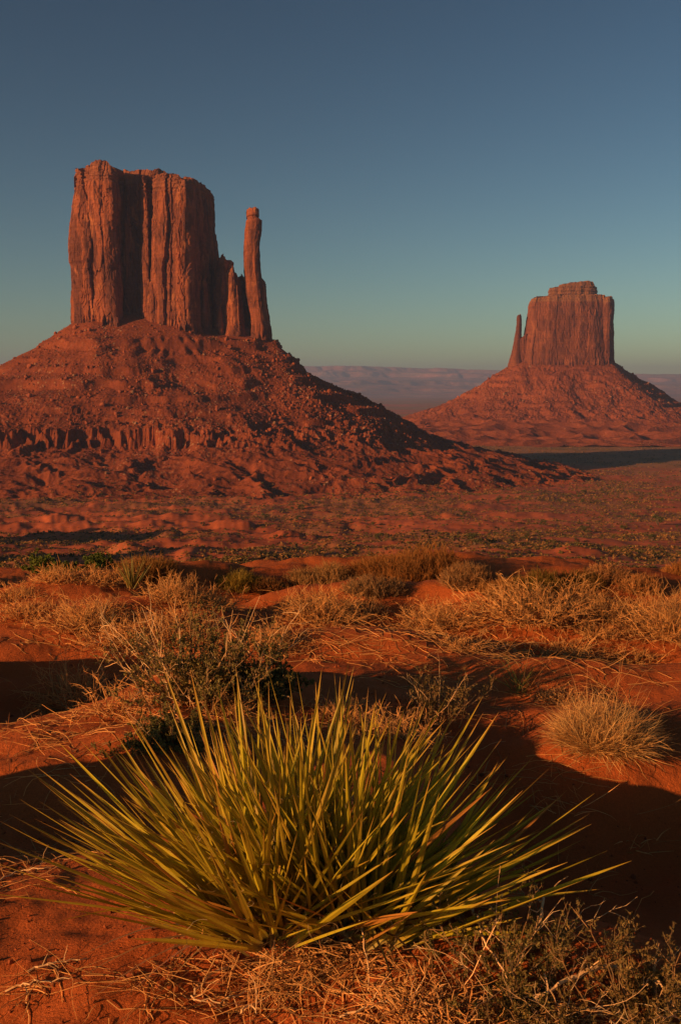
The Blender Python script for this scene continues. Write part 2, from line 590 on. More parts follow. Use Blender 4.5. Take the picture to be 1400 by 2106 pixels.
def build_ground():
    a_in = np.radians(np.arange(-24, 24.0001, 0.075))
    a_l = np.radians(np.arange(-110, -24, 0.5))
    a_r = np.radians(np.arange(24.5, 80, 0.8))
    a_b = np.radians(np.arange(80, 250, 2.5))
    ang = np.concatenate([a_l, a_in, a_r, a_b])
    r = np.geomspace(0.25, 23500, 1180)
    A, R_ = np.meshgrid(ang, r)
    x = R_ * np.sin(A); y = R_ * np.cos(A)
    z = ground_z(x.ravel(), y.ravel()).reshape(x.shape)
    V = np.stack([x, y, z], -1).reshape(-1, 3)
    F = [grid_faces(len(r), len(ang), True)]
    # close the centre
    V = np.concatenate([V, [[0, 0, z[0].mean()]]])
    c = len(V) - 1
    n = len(ang)
    i = np.arange(n)
    F.append(np.stack([np.full(n, c), (i + 1) % n, i], 1))
    rr = np.hypot(V[:, 0], V[:, 1])
    T = np.zeros((len(V), 3), np.float32)
    T[:, 0] = 1 - sstep(25, 220, rr)                                     # sand
    sc = 0.5 + 0.9 * fbm2(V[:, 0] / 70, V[:, 1] / 40, 4, 51) + 0.5 * fbm2(V[:, 0] / 400, V[:, 1] / 200, 3, 57)
    T[:, 1] = np.clip(sc, 0, 1)
    q = np.hypot(V[:, 0] + 110, V[:, 1] - 1090) < 750
    tz = np.full(len(V), -60.0); tz[q] = west_talus_z(V[q, 0], V[q, 1]) - V[q, 2]
    T[:, 1] *= 1 - 0.7 * sstep(-12, 0, tz)
    pl = sstep(0.0, 0.5, fbm2(V[:, 0] / 900, V[:, 1] / 500, 4, 63) + 0.15 + 0.35 * sstep(3000, 5000, rr))
    pl = np.maximum(pl, np.exp(-((V[:, 0] - 420) / 330) ** 2 - ((V[:, 1] - 1420) / 240) ** 2))
    T[:, 2] = pl * sstep(1050, 1350, rr)
    o = link_mesh('desert_ground', V, F, M_GROUND, None, T, True)
    tag(o, 'red sand and scrubby desert ground running from the dunes to the valley floor', 'ground', kind='structure')
    return o



# ------------------------------------------------------------------ far mesas
def build_mesas():
    ang = np.radians(np.arange(-50, 50, 0.06))
    # rows of a stepped profile: distance, picture row (photo) of its top
    r = np.concatenate([np.linspace(9500, 13500, 16), np.linspace(13500, 20000, 120), np.linspace(20100, 23300, 20)])
    A, R_ = np.meshgrid(ang, r)
    x = R_ * np.sin(A); y = R_ * np.cos(A)
    w = 900 * fbm2(x / 2600, y / 2600, 5, 71) + 320 * np.abs(n2(x / 700, y / 700, 77))
    q = R_ + w
    z = np.interp(q.ravel(), [9500, 12000, 13500, 13750, 15200, 15380, 17200, 17700, 17830, 18900, 19100, 24000],
                  [-106, -98, -40, 10, 60, 125, 170, 215, 300, 335, 415, 430]).reshape(q.shape)
    px = 700 + FPX * np.tan(A)
    fac = np.interp(px, [500, 640, 760, 900, 1020, 1300, 1400, 1800], [0.98, 1.0, 1.02, 0.95, 0.86, 0.72, 0.70, .9])
    z = -104 + (z + 104) * fac
    z += 10 * fbm2(x / 420, y / 420, 4, 79) * sstep(10500, 13500, R_)
    V = np.stack([x, y, z], -1).reshape(-1, 3)
    o = link_mesh('far_mesa', V, [grid_faces(len(r), len(ang))], M_MESA, None, None, False)
    tag(o, 'long pale flat-topped mesas fading into haze on the horizon', 'mesa', kind='structure')


build_mesas()


# ------------------------------------------------------------------ sandstone buttes
def chaikin(P, n=1):
    for _ in range(n):
        Q = np.roll(P, -1, 0)
        P = np.stack([0.78 * P + 0.22 * Q, 0.22 * P + 0.78 * Q], 1).reshape(-1, 2)
    return P


def resample_closed(P, step):
    Q = np.concatenate([P, P[:1]])
    s = np.concatenate([[0], np.cumsum(np.linalg.norm(np.diff(Q, axis=0), axis=1))])
    n = max(12, int(s[-1] / step))
    t = np.linspace(0, s[-1], n, endpoint=False)
    return np.stack([np.interp(t, s, Q[:, 0]), np.interp(t, s, Q[:, 1])], 1)


def pillar(mb, plan, top, bot_py, inset, seed, s=1.0, flute=1.0, D0=1040.0, step=0.85, cap=0.12, shear=None, rough=1.0, broad=1.0):
    """A rock tower. plan: (photo px, distance) corners; top: [(px, py)] skyline; inset: [(py, metres)] outward move by picture row.
    s: size of the fracture pattern; shear: [(py, metres)] sideways move by picture row."""
    P = np.array([[at(px, 560, D)[0], D] for px, D in plan])
    area = np.sum(P[:, 0] * np.roll(P[:, 1], -1) - np.roll(P[:, 0], -1) * P[:, 1])
    if area < 0: P = P[::-1]
    P = resample_closed(chaikin(P, 1), step * s)
    tan = np.roll(P, -1, 0) - np.roll(P, 1, 0)
    nrm = unit(np.stack([tan[:, 1], -tan[:, 0]], 1))
    for _ in range(3):
        nrm = unit(nrm + np.roll(nrm, 1, 0) + np.roll(nrm, -1, 0))
    U = len(P)
    cx = P.mean(0)
    tpx = np.array([t[0] for t in top], float); tpy = np.array([t[1] for t in top], float)
    pxs = 700 + FPX * P[:, 0] / P[:, 1] * 0.985
    ztop = np.array([at(px, py, D0)[2] for px, py in zip(pxs, np.interp(pxs, tpx, tpy))])
    zb = at(300, bot_py, D0)[2]
    zmax = ztop.max()
    nv = int((zmax - zb) / (step * s))
    v = np.linspace(0, 1, nv)[:, None]
    jag = (2.2 * n2(P[:, 0] / 9 / s, P[:, 1] / 9 / s, seed + 3) + 1.2 * n2(P[:, 0] / 2.5 / s, P[:, 1] / 2.5 / s, seed + 4)) * s
    Z = zb + v * (ztop + jag - zb)[None]
    zpy = 1053.0 - FPX * np.tan(np.arctan2(Z - EYE, D0) + PITCH)
    ii = np.array(sorted(inset), float)
    off = np.interp(zpy, ii[:, 0], ii[:, 1])
    X = P[None, :, 0] + 0 * Z; Y = P[None, :, 1] + 0 * Z
    # vertical joints: panels that step and turn, each broken into spalled slabs, with cracks between
    S = np.arange(U)[None] * step * s + 0 * Z
    for L, A, Hb, sd in ((19.0, 4.6 * broad, 62.0, 0), (7.5, 1.35, 30.0, 40)):
        Sw = S / (L * s) + 0.33 * n2(Z / 70 / s, S / 40 / s, seed + 21 + sd) + 0.10 * n2(Z / 14 / s, S / 9 / s, seed + 22 + sd)
        ip = np.floor(Sw).astype(np.int64); fr = Sw - ip - 0.5
        hv = lambda k: (_h(ip, k, 7, seed + sd) & 0xffff) / 32767.5 - 1
        zi = np.floor(Z / (Hb * s) + hv(3) + 0.16 * n2(S / 6 / s, Z * 0, seed + 5) - 0.35 * (fr * 1.6) ** 2).astype(np.int64)
        hz = (_h(ip, zi, 9, seed + sd) & 0xffff) / 32767.5 - 1
        off = off + flute * s * A * (0.75 * hv(1) + 0.9 * hv(2) * fr + 0.45 * hz)
        off = off - flute * s * A * 0.75 * np.clip(hv(4) + 0.3, 0, 1) * np.exp(-((0.5 - np.abs(fr)) * L / 0.75) ** 2)
    q1 = n3(X / 34 / s, Y / 34 / s, Z / 260 / s, seed)
    off = off + flute * s * 5.0 * q1
    # spalled slabs with arched tops, ledges
    q3 = n3(X / 9 / s, Y / 9 / s, Z / 20 / s, seed + 5)
    off = off + rough * s * (1.9 * np.floor(q3 * 3.2) / 3.2 + 0.55 * n3(X / 3.2 / s, Y / 3.2 / s, Z / 6 / s, seed + 6))
    # thin beds near the top and crumbling columns near the foot
    rel = (Z - zb) / (zmax - zb)
    capm = sstep(1 - cap, 1 - cap + 0.03, rel)
    bed = n2(Z / 2.2 / s + 0.15 * n2(X / 15 / s, Y / 15 / s, 8), 0.3 + 0 * Z, seed + 7)
    off = off + s * capm * (1.6 * np.floor(bed * 3) / 3 - 1.0 * sstep(1 - cap * 0.5, 1, rel)) * rough
    foot = 1 - sstep(0.10, 0.27, rel + 0.06 * n2(S / 16 / s, Z * 0, seed + 10))
    col = n3(X / 3.4 / s, Y / 3.4 / s, Z / 20 / s, seed + 9)
    blk = np.floor(n3(X / 5 / s, Y / 5 / s, Z / 7 / s, seed + 12) * 3) / 3
    off = off + s * foot * (3.4 * np.abs(col) * 1.7 - 1.4 + 1.3 * blk + 2.4 * (1 - sstep(0.0, 0.14, rel)))
    px_ = X + nrm[None, :, 0] * off; py_ = Y + nrm[None, :, 1] * off
    if shear is not None:
        ss = np.array(sorted(shear), float)
        px_ = px_ + np.interp(zpy, ss[:, 0], ss[:, 1])
    rings = [np.stack([px_, py_, Z], -1)]
    last = rings[0][-1]
    c3 = np.array([last[:, 0].mean(), last[:, 1].mean()])
    for f, up in ((0.86, 0.8), (0.6, 1.6), (0.3, 1.8), (0.02, 1.9)):
        R2 = last.copy()
        R2[:, :2] = c3 + (last[:, :2] - c3) * f
        zm = last[:, 2].mean()
        R2[:, 2] = last[:, 2] * f + zm * (1 - f) + up * s * 0.8
        R2[:, 2] = np.minimum(R2[:, 2], last[:, 2] + 2 * s)
        rings.append(R2[None])
    V = np.concatenate(rings, 0)
    T = np.zeros(V.shape[:2]); T[:nv] = capm; T[nv:] = 1
    mb.add(V, [grid_faces(V.shape[0], U, True)], np.repeat(T.reshape(-1, 1), 3, 1))


def poly_dist(x, y, P):
    """signed distance (negative inside) from points to a closed polygon"""
    d = np.full(x.shape, 1e9); inside = np.zeros(x.shape, bool)
    n = len(P)
    for i in range(n):
        a = P[i]; b = P[(i + 1) % n]
        e = b - a
        wx = x - a[0]; wy = y - a[1]
        t = np.clip((wx * e[0] + wy * e[1]) / (e @ e), 0, 1)
        d = np.minimum(d, np.hypot(wx - t * e[0], wy - t * e[1]))
        c = ((a[1] > y) != (b[1] > y)) & (x < e[0] * (y - a[1]) / (e[1] if abs(e[1]) > 1e-9 else 1e-9) + a[0])
        inside ^= c
    return np.where(inside, -d, d)


def terrace(z, zk, w, mask):
    """turn the slope round height zk into a bench above a small cliff"""
    q = z - zk
    r = zk + np.interp(q, [-2.2 * w, -0.22 * w, 0.16 * w, 1.4 * w], [-2.2 * w, -1.0 * w, 0.75 * w, 1.4 * w])
    r = np.where((q < -2.2 * w) | (q > 1.4 * w), z, r)
    return z + (r - z) * mask


WEST_PLAN = np.array([[at(px, 680, D)[0], D] for px, D in
                      [(150, 1100), (150, 1046), (190, 1036), (250, 1038), (330, 1040), (420, 1042), (480, 1042), (520, 1044), (560, 1052),
                       (562, 1085), (500, 1120), (300, 1150), (180, 1140)]])
WEST_C = WEST_PLAN.mean(0)


def west_talus_z(x, y):
    s = poly_dist(x, y, WEST_PLAN)
    a = np.arctan2(x - WEST_C[0], -(y - WEST_C[1]))           # 0 faces the camera, + to the right
    right = sstep(0.3, 1.3, a)
    left = sstep(0.4, 1.5, -a)
    warp = 14 * fbm2(x / 90, y / 90, 3, 101)
    k = 1 + left * (0.2 + 0.55 * sstep(40, 200, s)) - 0.03 * right
    # spurs and gullies, slanting to the right as they fall, few and uneven
    u = a * 190 - 0.30 * s * (1 - right)
    spur = rid2(u / 62 + 0.5 * n2(x / 60, y / 60, 107), s / 170.0, 3, 103, 0.5) - 0.6
    ss = (s + warp * sstep(0, 60, s)) / k
    ss = ss - 2.5 * spur * sstep(5, 80, s) * (0.5 + 1.0 * np.abs(n2(x / 150, y / 150, 108)) + 0.6 * right)
    top = 69 - 17 * right
    z = np.interp(ss, [-30, 0, 35, 75, 129, 156, 200, 236, 290, 330, 460],
                  [16, 0, -25, -52, -80, -96, -112, -121, -133, -141, -165]) + top * np.clip(1 - ss / 190, 0, 1) + (52 * np.clip(ss / 190, 0, 1))
    # benches of harder rock
    m0 = 0.5 + 1.3 * n2(a * 7, s * 0.004, 111)
    z = terrace(z, 46 + 3 * n2(a * 5, a * 0, 112), 7, np.clip((m0 + 0.25) * (1 - 0.75 * left), 0, 1))
    z = terrace(z, 6 + 4 * n2(a * 4, a * 0, 113), 6, np.clip(0.3 + 1.5 * n2(a * 6, s * 0.004, 114) + 0.5 * left, 0, 1))
    for zk, sd in ((60, 171), (30, 172), (20, 173), (-8, 174), (-20, 175), (-29, 176)):
        z = terrace(z, zk + 4 * n2(x / 140, y / 140, sd), 4.0, np.clip(0.15 + 2.0 * n2(x / 60, y / 60, sd + 10), 0, 1))
    flut = 2.6 * rid2(x / 13.0, y / 13.0, 3, 121) + 3.5 * n2(x / 37, y / 37, 122)
    z = terrace(z + flut * np.exp(-((z + 43) / 12) ** 2), -41 + 4 * n2(a * 8, a * 0, 115), 9.5,
                np.clip(1.15 - 1.25 * sstep(0.10, 0.55, a) + 1.3 * n2(a * 13, a * 0, 116), 0, 1))
    # red mounds along the toe
    toe = sstep(165, 215, ss) * (1 - sstep(330, 420, ss))
    z = z + toe * (5.5 * rid2(x / 58 + 0.4 * n2(x / 40, y / 40, 133), y / 36, 3, 131, 0.45) + 1.0 * rid2(x / 14, y / 11, 2, 135) - 2.5)
    # rough rubble
    slope = sstep(-5, 20, s) * (1 - 0.85 * sstep(170, 230, ss))
    lump = sstep(-0.1, 0.5, fbm2(x / 55 + 0.5 * y / 55, y / 55, 3, 149) + 0.25 * right)
    z = z + slope * (0.6 * fbm2(x / 24, y / 24, 3, 141) + lump * (1.0 * rid2(x / 9, y / 9, 3, 143, 0.6) - .6) + 0.4 * fbm2(x / 2.6, y / 2.6, 2, 147))
    return z


EAST_D = 2200.0
EAST_PLAN = np.array([[at(px, 745, D)[0], D] for px, D in
                      [(1056, 2200), (1075, 2165), (1130, 2150), (1200, 2145), (1255, 2155), (1268, 2185), (1262, 2260), (1180, 2290), (1090, 2270)]])
EAST_C = EAST_PLAN.mean(0)


def east_talus_z(x, y):
    s = poly_dist(x, y, EAST_PLAN)
    a = np.arctan2(x - EAST_C[0], -(y - EAST_C[1]))
    left = sstep(0.3, 1.3, -a)
    warp = 14 * fbm2(x / 110, y / 110, 3, 201)
    u = a * 200 - 0.2 * s
    spur = rid2(u / 70 + 0.5 * n2(x / 70, y / 70, 207), s / 170.0, 3, 203, 0.5) - 0.6
    ss = s + warp * sstep(0, 60, s) - 4.0 * spur * sstep(5, 80, s)
    ss = ss / (1 + 0.1 * left)
    z = np.interp(ss, [-30, 0, 30, 70, 110, 150, 200, 260, 340, 420, 560],
                  [72, 56, 34, 8, -20, -42, -62, -74, -84, -93, -118])
    for zk, sd in ((44, 251), (8, 252), (-16, 253), (-32, 254)):
        z = terrace(z, zk + 4 * n2(x / 160, y / 160, sd), 4.5, np.clip(0.1 + 2.0 * n2(x / 80, y / 80, sd + 10), 0, 1))
    z = terrace(z, 24 + 3 * n2(a * 5, a * 0, 212), 6, np.clip(0.5 + 1.2 * n2(a * 6, a * 0, 213), 0, 1))
    z = terrace(z, -47 + 3 * n2(a * 5, a * 0, 215), 8, np.clip(0.2 + 1.8 * n2(a * 9, a * 0, 216), 0, 1))
    toe = sstep(150, 230, ss) * (1 - sstep(380, 520, ss))
    z = z + toe * (8.0 * rid2(x / 85, y / 55, 2, 231, 0.4) - 3)
    slope = sstep(-5, 20, s) * (1 - 0.8 * sstep(170, 240, ss))
    z = z + slope * (2.2 * fbm2(x / 26, y / 26, 3, 241) + 1.3 * rid2(x / 10, y / 10, 3, 243, 0.6))
    return z


def heightfield(name, fn, xs, ys, mat, parent):
    X, Y = np.meshgrid(xs, ys)
    Z = fn(X.ravel(), Y.ravel()).reshape(X.shape)
    # drop the skirt below the ground at the rim
    gzv = ground_z(X.ravel(), Y.ravel()).reshape(X.shape)
    Z = np.maximum(Z, gzv - 6)
    V = np.stack([X, Y, Z], -1).reshape(-1, 3)
    F = grid_faces(len(ys), len(xs))
    zf = (Z - gzv).ravel()
    keep = (zf[F] > -3.0).any(1)
    F = F[keep]
    used = np.unique(F)
    mp = np.full(len(V), -1, np.int64); mp[used] = np.arange(len(used))
    c = [float(v) for v in parent.location]
    return link_mesh(name, V[used] - np.array(c), [mp[F]], mat, parent, None, False)


def pillars_part(name, specs, mat, root):
    mb = MB()
    for kw in specs: pillar(mb, **kw)
    c = np.array(root.location)
    mb.V = [v - c for v in mb.V]
    return mb.build(name, mat, root)


build_ground()

# --- west butte: broad tower with a separate thin spire
west = empty('sandstone_butte', (WEST_C[0], WEST_C[1], -80))
tag(west, 'large near red sandstone butte with a tall thin spire standing apart at its right end', 'butte')
heightfield('talus_slope', west_talus_z, np.arange(-640, 260, 1.05),
            np.concatenate([np.arange(640, 1070, 1.05), np.arange(1070, 1160, 2.0), np.arange(1160, 1500, 6.0)]), M_TALUS, west)

W_IN = [(330, -9), (352, -7), (400, -3.5), (440, -1), (500, 0.8), (545, 0.6), (552, -1.2), (600, -1.0), (660, 0), (720, 3)]
pillars_part('cliff_tower', [
    dict(plan=[(163, 1090), (166, 1052), (180, 1043), (208, 1041), (212, 1090)], top=[(150, 348), (170, 345), (185, 342), (212, 336)],
         bot_py=725, inset=[(335, -2), (346, -1), (380, 0), (420, 0.5), (720, 0)], seed=305, flute=0.4),
    # the body behind, seen in the dark recess
    dict(plan=[(165, 1090), (180, 1072), (240, 1062), (262, 1066), (285, 1064), (312, 1060), (380, 1066), (420, 1090), (436, 1110), (436, 1150), (300, 1165), (180, 1150)],
         top=[(160, 352), (200, 345), (240, 345), (262, 352), (300, 354), (340, 355), (380, 364), (410, 377), (436, 383)],
         bot_py=725, inset=[(330, -1), (720, 3)], seed=300, flute=0.7, D0=1075),
    # left half of the left buttress
    dict(plan=[(143, 1090), (146, 1052), (158, 1041), (186, 1037), (193, 1046), (196, 1095)], top=[(120, 346), (165, 348), (175, 345), (200, 343)],
         bot_py=725, inset=[(340, -12.5), (352, -11), (380, -8.5), (400, -6), (425, -3.5), (450, -1.5), (500, 0.4), (535, 0.6), (541, -1.2), (600, -1.0), (660, -0.5), (720, 2)], seed=302, flute=0.42),
    # right half of the left buttress
    dict(plan=[(170, 1110), (186, 1041), (203, 1034), (232, 1033), (244, 1038), (247, 1058), (262, 1110), (220, 1140)],
         top=[(160, 346), (195, 341), (208, 333), (225, 331), (243, 334), (250, 341), (262, 350), (280, 352)],
         bot_py=725, inset=[(330, -3), (345, -2.0), (380, 0.5), (400, 1), (440, 0.2), (500, -0.5), (600, 0.4), (660, 1), (720, 4)], seed=312, flute=0.55),
    # thin fin beside the recess
    dict(plan=[(284, 1090), (288, 1058), (297, 1047), (310, 1047), (316, 1090)], top=[(280, 374), (295, 364), (315, 360)],
         bot_py=725, inset=[(360, -2), (420, -1), (600, 0.5), (720, 4)], seed=331, flute=0.4),
    # rounded knob at its foot
    dict(plan=[(294, 1075), (297, 1050), (306, 1041), (318, 1040), (325, 1048), (326, 1075)], top=[(293, 585), (300, 572), (310, 562), (320, 575), (327, 590)],
         bot_py=725, inset=[(565, -6), (580, -3), (610, -0.5), (720, 3)], seed=335, flute=0.35),
    # broad middle pillar
    dict(plan=[(308, 1120), (313, 1056), (322, 1043), (350, 1036), (380, 1035), (396, 1040), (402, 1056), (425, 1115), (380, 1150)],
         top=[(300, 354), (322, 351), (340, 354), (380, 361), (395, 370), (430, 378)],
         bot_py=728, inset=[(345, -6), (362, -2.5), (380, -0.5), (420, 0), (560, 1.2), (640, 3), (720, 5)], seed=342, flute=0.6),
    # shadowed right end
    dict(plan=[(380, 1080), (398, 1066), (420, 1085), (434, 1100), (441, 1118), (438, 1150), (380, 1160)],
         top=[(380, 364), (400, 371), (425, 380), (437, 382), (450, 386)],
         bot_py=728, inset=[(360, -3), (385, -0.5), (400, 0.5), (470, 1.5), (500, 2.5), (530, 4), (600, 5), (720, 7)], seed=351, flute=0.6, D0=1095),
    # small lit fin standing in the shade
    dict(plan=[(409, 1080), (411, 1056), (418, 1050), (428, 1054), (434, 1080)], top=[(408, 575), (416, 548), (426, 562), (435, 580)],
         bot_py=728, inset=[(550, -4), (580, -1), (640, 1), (720, 4)], seed=361, flute=0.35),
], M_ROCK, west)
pillars_part('stepped_shoulder', [
    dict(plan=[(488, 1120), (494, 1088), (505, 1080), (516, 1084), (524, 1120)], top=[(485, 560), (500, 562), (510, 572), (524, 600)],
         bot_py=738, inset=[(560, -2), (600, 0), (720, 4)], seed=425, flute=0.4, D0=1080),
    dict(plan=[(436, 1110), (441, 1068), (452, 1058), (466, 1058), (477, 1068), (480, 1110)], top=[(434, 545), (449, 540), (456, 525), (462, 522), (475, 526), (481, 535)],
         bot_py=732, inset=[(520, -1), (545, -0.5), (600, 1), (720, 4)], seed=401, flute=0.45, D0=1060),
    dict(plan=[(458, 1105), (462, 1060), (474, 1050), (490, 1052), (500, 1064), (503, 1105)], top=[(455, 570), (468, 556), (480, 548), (492, 556), (500, 566), (506, 580)],
         bot_py=732, inset=[(548, -4), (570, -2.5), (600, -1), (650, 0), (720, 4)], seed=411, flute=0.4, D0=1055),
    dict(plan=[(440, 1080), (445, 1054), (452, 1048), (460, 1056), (462, 1080)], top=[(440, 630), (450, 612), (462, 632)],
         bot_py=732, inset=[(612, -3), (650, 0), (720, 3)], seed=421, flute=0.35, D0=1050),
], M_ROCK, west)
pillars_part('thin_spire', [
    dict(plan=[(506, 1078), (506, 1058), (513, 1048), (530, 1046), (537, 1054), (537, 1074), (520, 1084)], top=[(490, 432), (512, 431), (530, 432), (545, 434)],
         bot_py=740, inset=[(428, -2.2), (433, -1.3), (446, -1.3), (448, -2.8), (451, -2.6), (454, 0), (480, 0.8), (500, 0.5), (550, 0.8), (600, 1.0), (650, 0.2), (690, 1.3), (740, 3.4)],
         seed=431, flute=0.16, D0=1062, step=0.7, cap=0.0, rough=0.55,
         shear=[(430, 0), (446, 0), (450, -0.3), (454, 1.6), (480, 0.3), (500, -1.0), (550, -1.3), (600, 0.8), (650, 4.2), (690, 6.5), (740, 8.6)]),
    dict(plan=[(526, 1090), (528, 1062), (538, 1054), (548, 1066), (548, 1092)], top=[(525, 572), (538, 572), (550, 580)],
         bot_py=745, inset=[(572, -2), (600, 0), (660, 2), (700, 5), (745, 7)], seed=441, flute=0.3, D0=1070, step=0.7),
    dict(plan=[(508, 1090), (512, 1052), (530, 1046), (556, 1058), (558, 1090)], top=[(505, 672), (525, 660), (545, 662), (560, 672)],
         bot_py=748, inset=[(664, -1), (700, 1), (745, 3)], seed=451, flute=0.3, D0=1065, step=0.7),
], M_ROCK, west)

# --- east butte: blocky tower with a stepped cap and a small thumb
east = empty('sandstone_butte', (EAST_C[0], EAST_C[1], -95))
tag(east, 'smaller distant red butte with a flat stepped cap and a short thumb at its left', 'butte')
heightfield('talus_slope', east_talus_z, np.arange(60, 1080, 2.1),
            np.concatenate([np.arange(1700, 2230, 2.1), np.arange(2230, 2800, 12.0)]), M_TALUS_FAR, east)
ED = dict(D0=2170, s=1.15)
pillars_part('cliff_tower', [
    dict(plan=[(1079, 2230), (1084, 2180), (1100, 2160), (1140, 2152), (1190, 2148), (1230, 2150), (1256, 2160), (1261, 2190), (1256, 2260), (1180, 2280), (1100, 2260)],
         top=[(1070, 612), (1112, 609), (1130, 607), (1230, 606), (1256, 610), (1275, 612)],
         bot_py=775, inset=[(600, -15), (612, -13), (622, -9.5), (640, -6.5), (660, -4.0), (690, 0), (720, 4), (750, 9), (775, 13)], seed=501, broad=1.9, flute=0.17, cap=0.10, rough=0.8, step=1.0, **ED),
    dict(plan=[(1236, 2215), (1240, 2160), (1254, 2150), (1264, 2160), (1264, 2215)], top=[(1230, 612), (1250, 609), (1262, 615), (1270, 640)],
         bot_py=775, inset=[(606, -4), (620, -1), (680, 0), (740, 3), (775, 6)], seed=511, flute=0.3, cap=0.1, step=1.0, **ED),
], M_ROCK_FAR, east)
pillars_part('stepped_cap', [
    dict(plan=[(1127, 2240), (1129, 2185), (1145, 2175), (1200, 2172), (1226, 2178), (1230, 2210), (1225, 2245)], top=[(1120, 591), (1132, 589), (1150, 586), (1225, 588), (1235, 592)],
         bot_py=612, inset=[(580, -2), (600, 0), (612, 1)], seed=521, flute=0.25, cap=0.9, step=0.8, **ED),
    dict(plan=[(1148, 2235), (1152, 2186), (1175, 2180), (1212, 2180), (1222, 2188), (1222, 2235)], top=[(1145, 583), (1155, 580), (1175, 578), (1215, 576), (1225, 580), (1232, 586)],
         bot_py=595, inset=[(576, -1), (586, 1.5), (595, 1)], seed=531, flute=0.25, cap=1.2, step=0.8, **ED),
], M_ROCK_FAR, east)
pillars_part('small_thumb', [
    dict(plan=[(1060, 2215), (1062, 2190), (1069, 2186), (1075, 2192), (1075, 2215)], top=[(1050, 648), (1062, 645), (1070, 644), (1080, 650)],
         bot_py=775, inset=[(644, -4.2), (650, -2.6), (662, -1.8), (680, -0.8), (700, 1.0), (720, 4.0), (745, 9), (775, 14)], seed=541, flute=0.12, cap=0, rough=0.5, step=0.8, D0=2170, s=1.0,
         shear=[(644, 1.5), (665, 1.5), (690, -0.5), (740, -3), (775, -5)]),
    dict(plan=[(1062, 2225), (1066, 2190), (1082, 2180), (1098, 2190), (1098, 2225)], top=[(1060, 695), (1070, 684), (1078, 690), (1084, 692), (1090, 684)],
         bot_py=775, inset=[(688, -2), (720, 0), (775, 5)], seed=551, flute=0.25, cap=0, step=1.0, **ED),
], M_ROCK_FAR, east)

# ------------------------------------------------------------------ boulders on the slopes
M_BOULDER = talus_material('boulder_rock', (0.34, 0.098, 0.045), (0.24, 0.07, 0.034), (0.40, 0.22, 0.13), 0.2)


M_STONE = plant_material('rubble_stone', (0.31, 0.088, 0.036), 0.0, 0.95)


def ico(sub=0):
    t = (1 + 5 ** 0.5) / 2
    V = np.array([[-1, t, 0], [1, t, 0], [-1, -t, 0], [1, -t, 0], [0, -1, t], [0, 1, t], [0, -1, -t], [0, 1, -t], [t, 0, -1], [t, 0, 1], [-t, 0, -1], [-t, 0, 1]], float)
    F = np.array([[0, 11, 5], [0, 5, 1], [0, 1, 7], [0, 7, 10], [0, 10, 11], [1, 5, 9], [5, 11, 4], [11, 10, 2], [10, 7, 6], [7, 1, 8],
                  [3, 9, 4], [3, 4, 2], [3, 2, 6], [3, 6, 8], [3, 8, 9], [4, 9, 5], [2, 4, 11], [6, 2, 10], [8, 6, 7], [9, 8, 1]])
    V = unit(V)
    for _ in range(sub):
        E = {}; V2 = list(V); F2 = []
        def midp(a, b):
            k = (min(a, b), max(a, b))
            if k not in E:
                V2.append(unit((V2[a] + V2[b]) / 2)); E[k] = len(V2) - 1
            return E[k]
        for a, b, c in F:
            x, y, z = midp(a, b), midp(b, c), midp(c, a)
            F2 += [[a, x, z], [b, y, x], [c, z, y], [x, y, z]]
        V = np.array(V2); F = np.array(F2)
    return V, F


def boulder_shape(seed, sub):
    V, F = ico(sub)
    r = np.random.default_rng(seed)
    # cut by random planes into a blocky stone
    for _ in range(9):
        n = unit(r.normal(size=3)); d = r.uniform(0.55, 0.85)
        t = V @ n
        V = V - np.maximum(t - d, 0)[:, None] * n
    V = V * r.uniform(0.75, 1.2, 3)
    V = V + 0.04 * r.normal(size=V.shape)
    return V, F


def rand_rot(r, n):
    q = unit(r.normal(size=(n, 4)))
    w, x, y, z = q.T
    return np.stack([np.stack([1 - 2 * (y * y + z * z), 2 * (x * y - z * w), 2 * (x * z + y * w)], -1),
                     np.stack([2 * (x * y + z * w), 1 - 2 * (x * x + z * z), 2 * (y * z - x * w)], -1),
                     np.stack([2 * (x * z - y * w), 2 * (y * z + x * w), 1 - 2 * (x * x + y * y)], -1)], 1)


def in_frame(x, y, z, m=20):
    px, py = to_px(x, y, z)
    return (px > -m) & (px < 1400 + m) & (py > -m) & (py < 2106 + m)


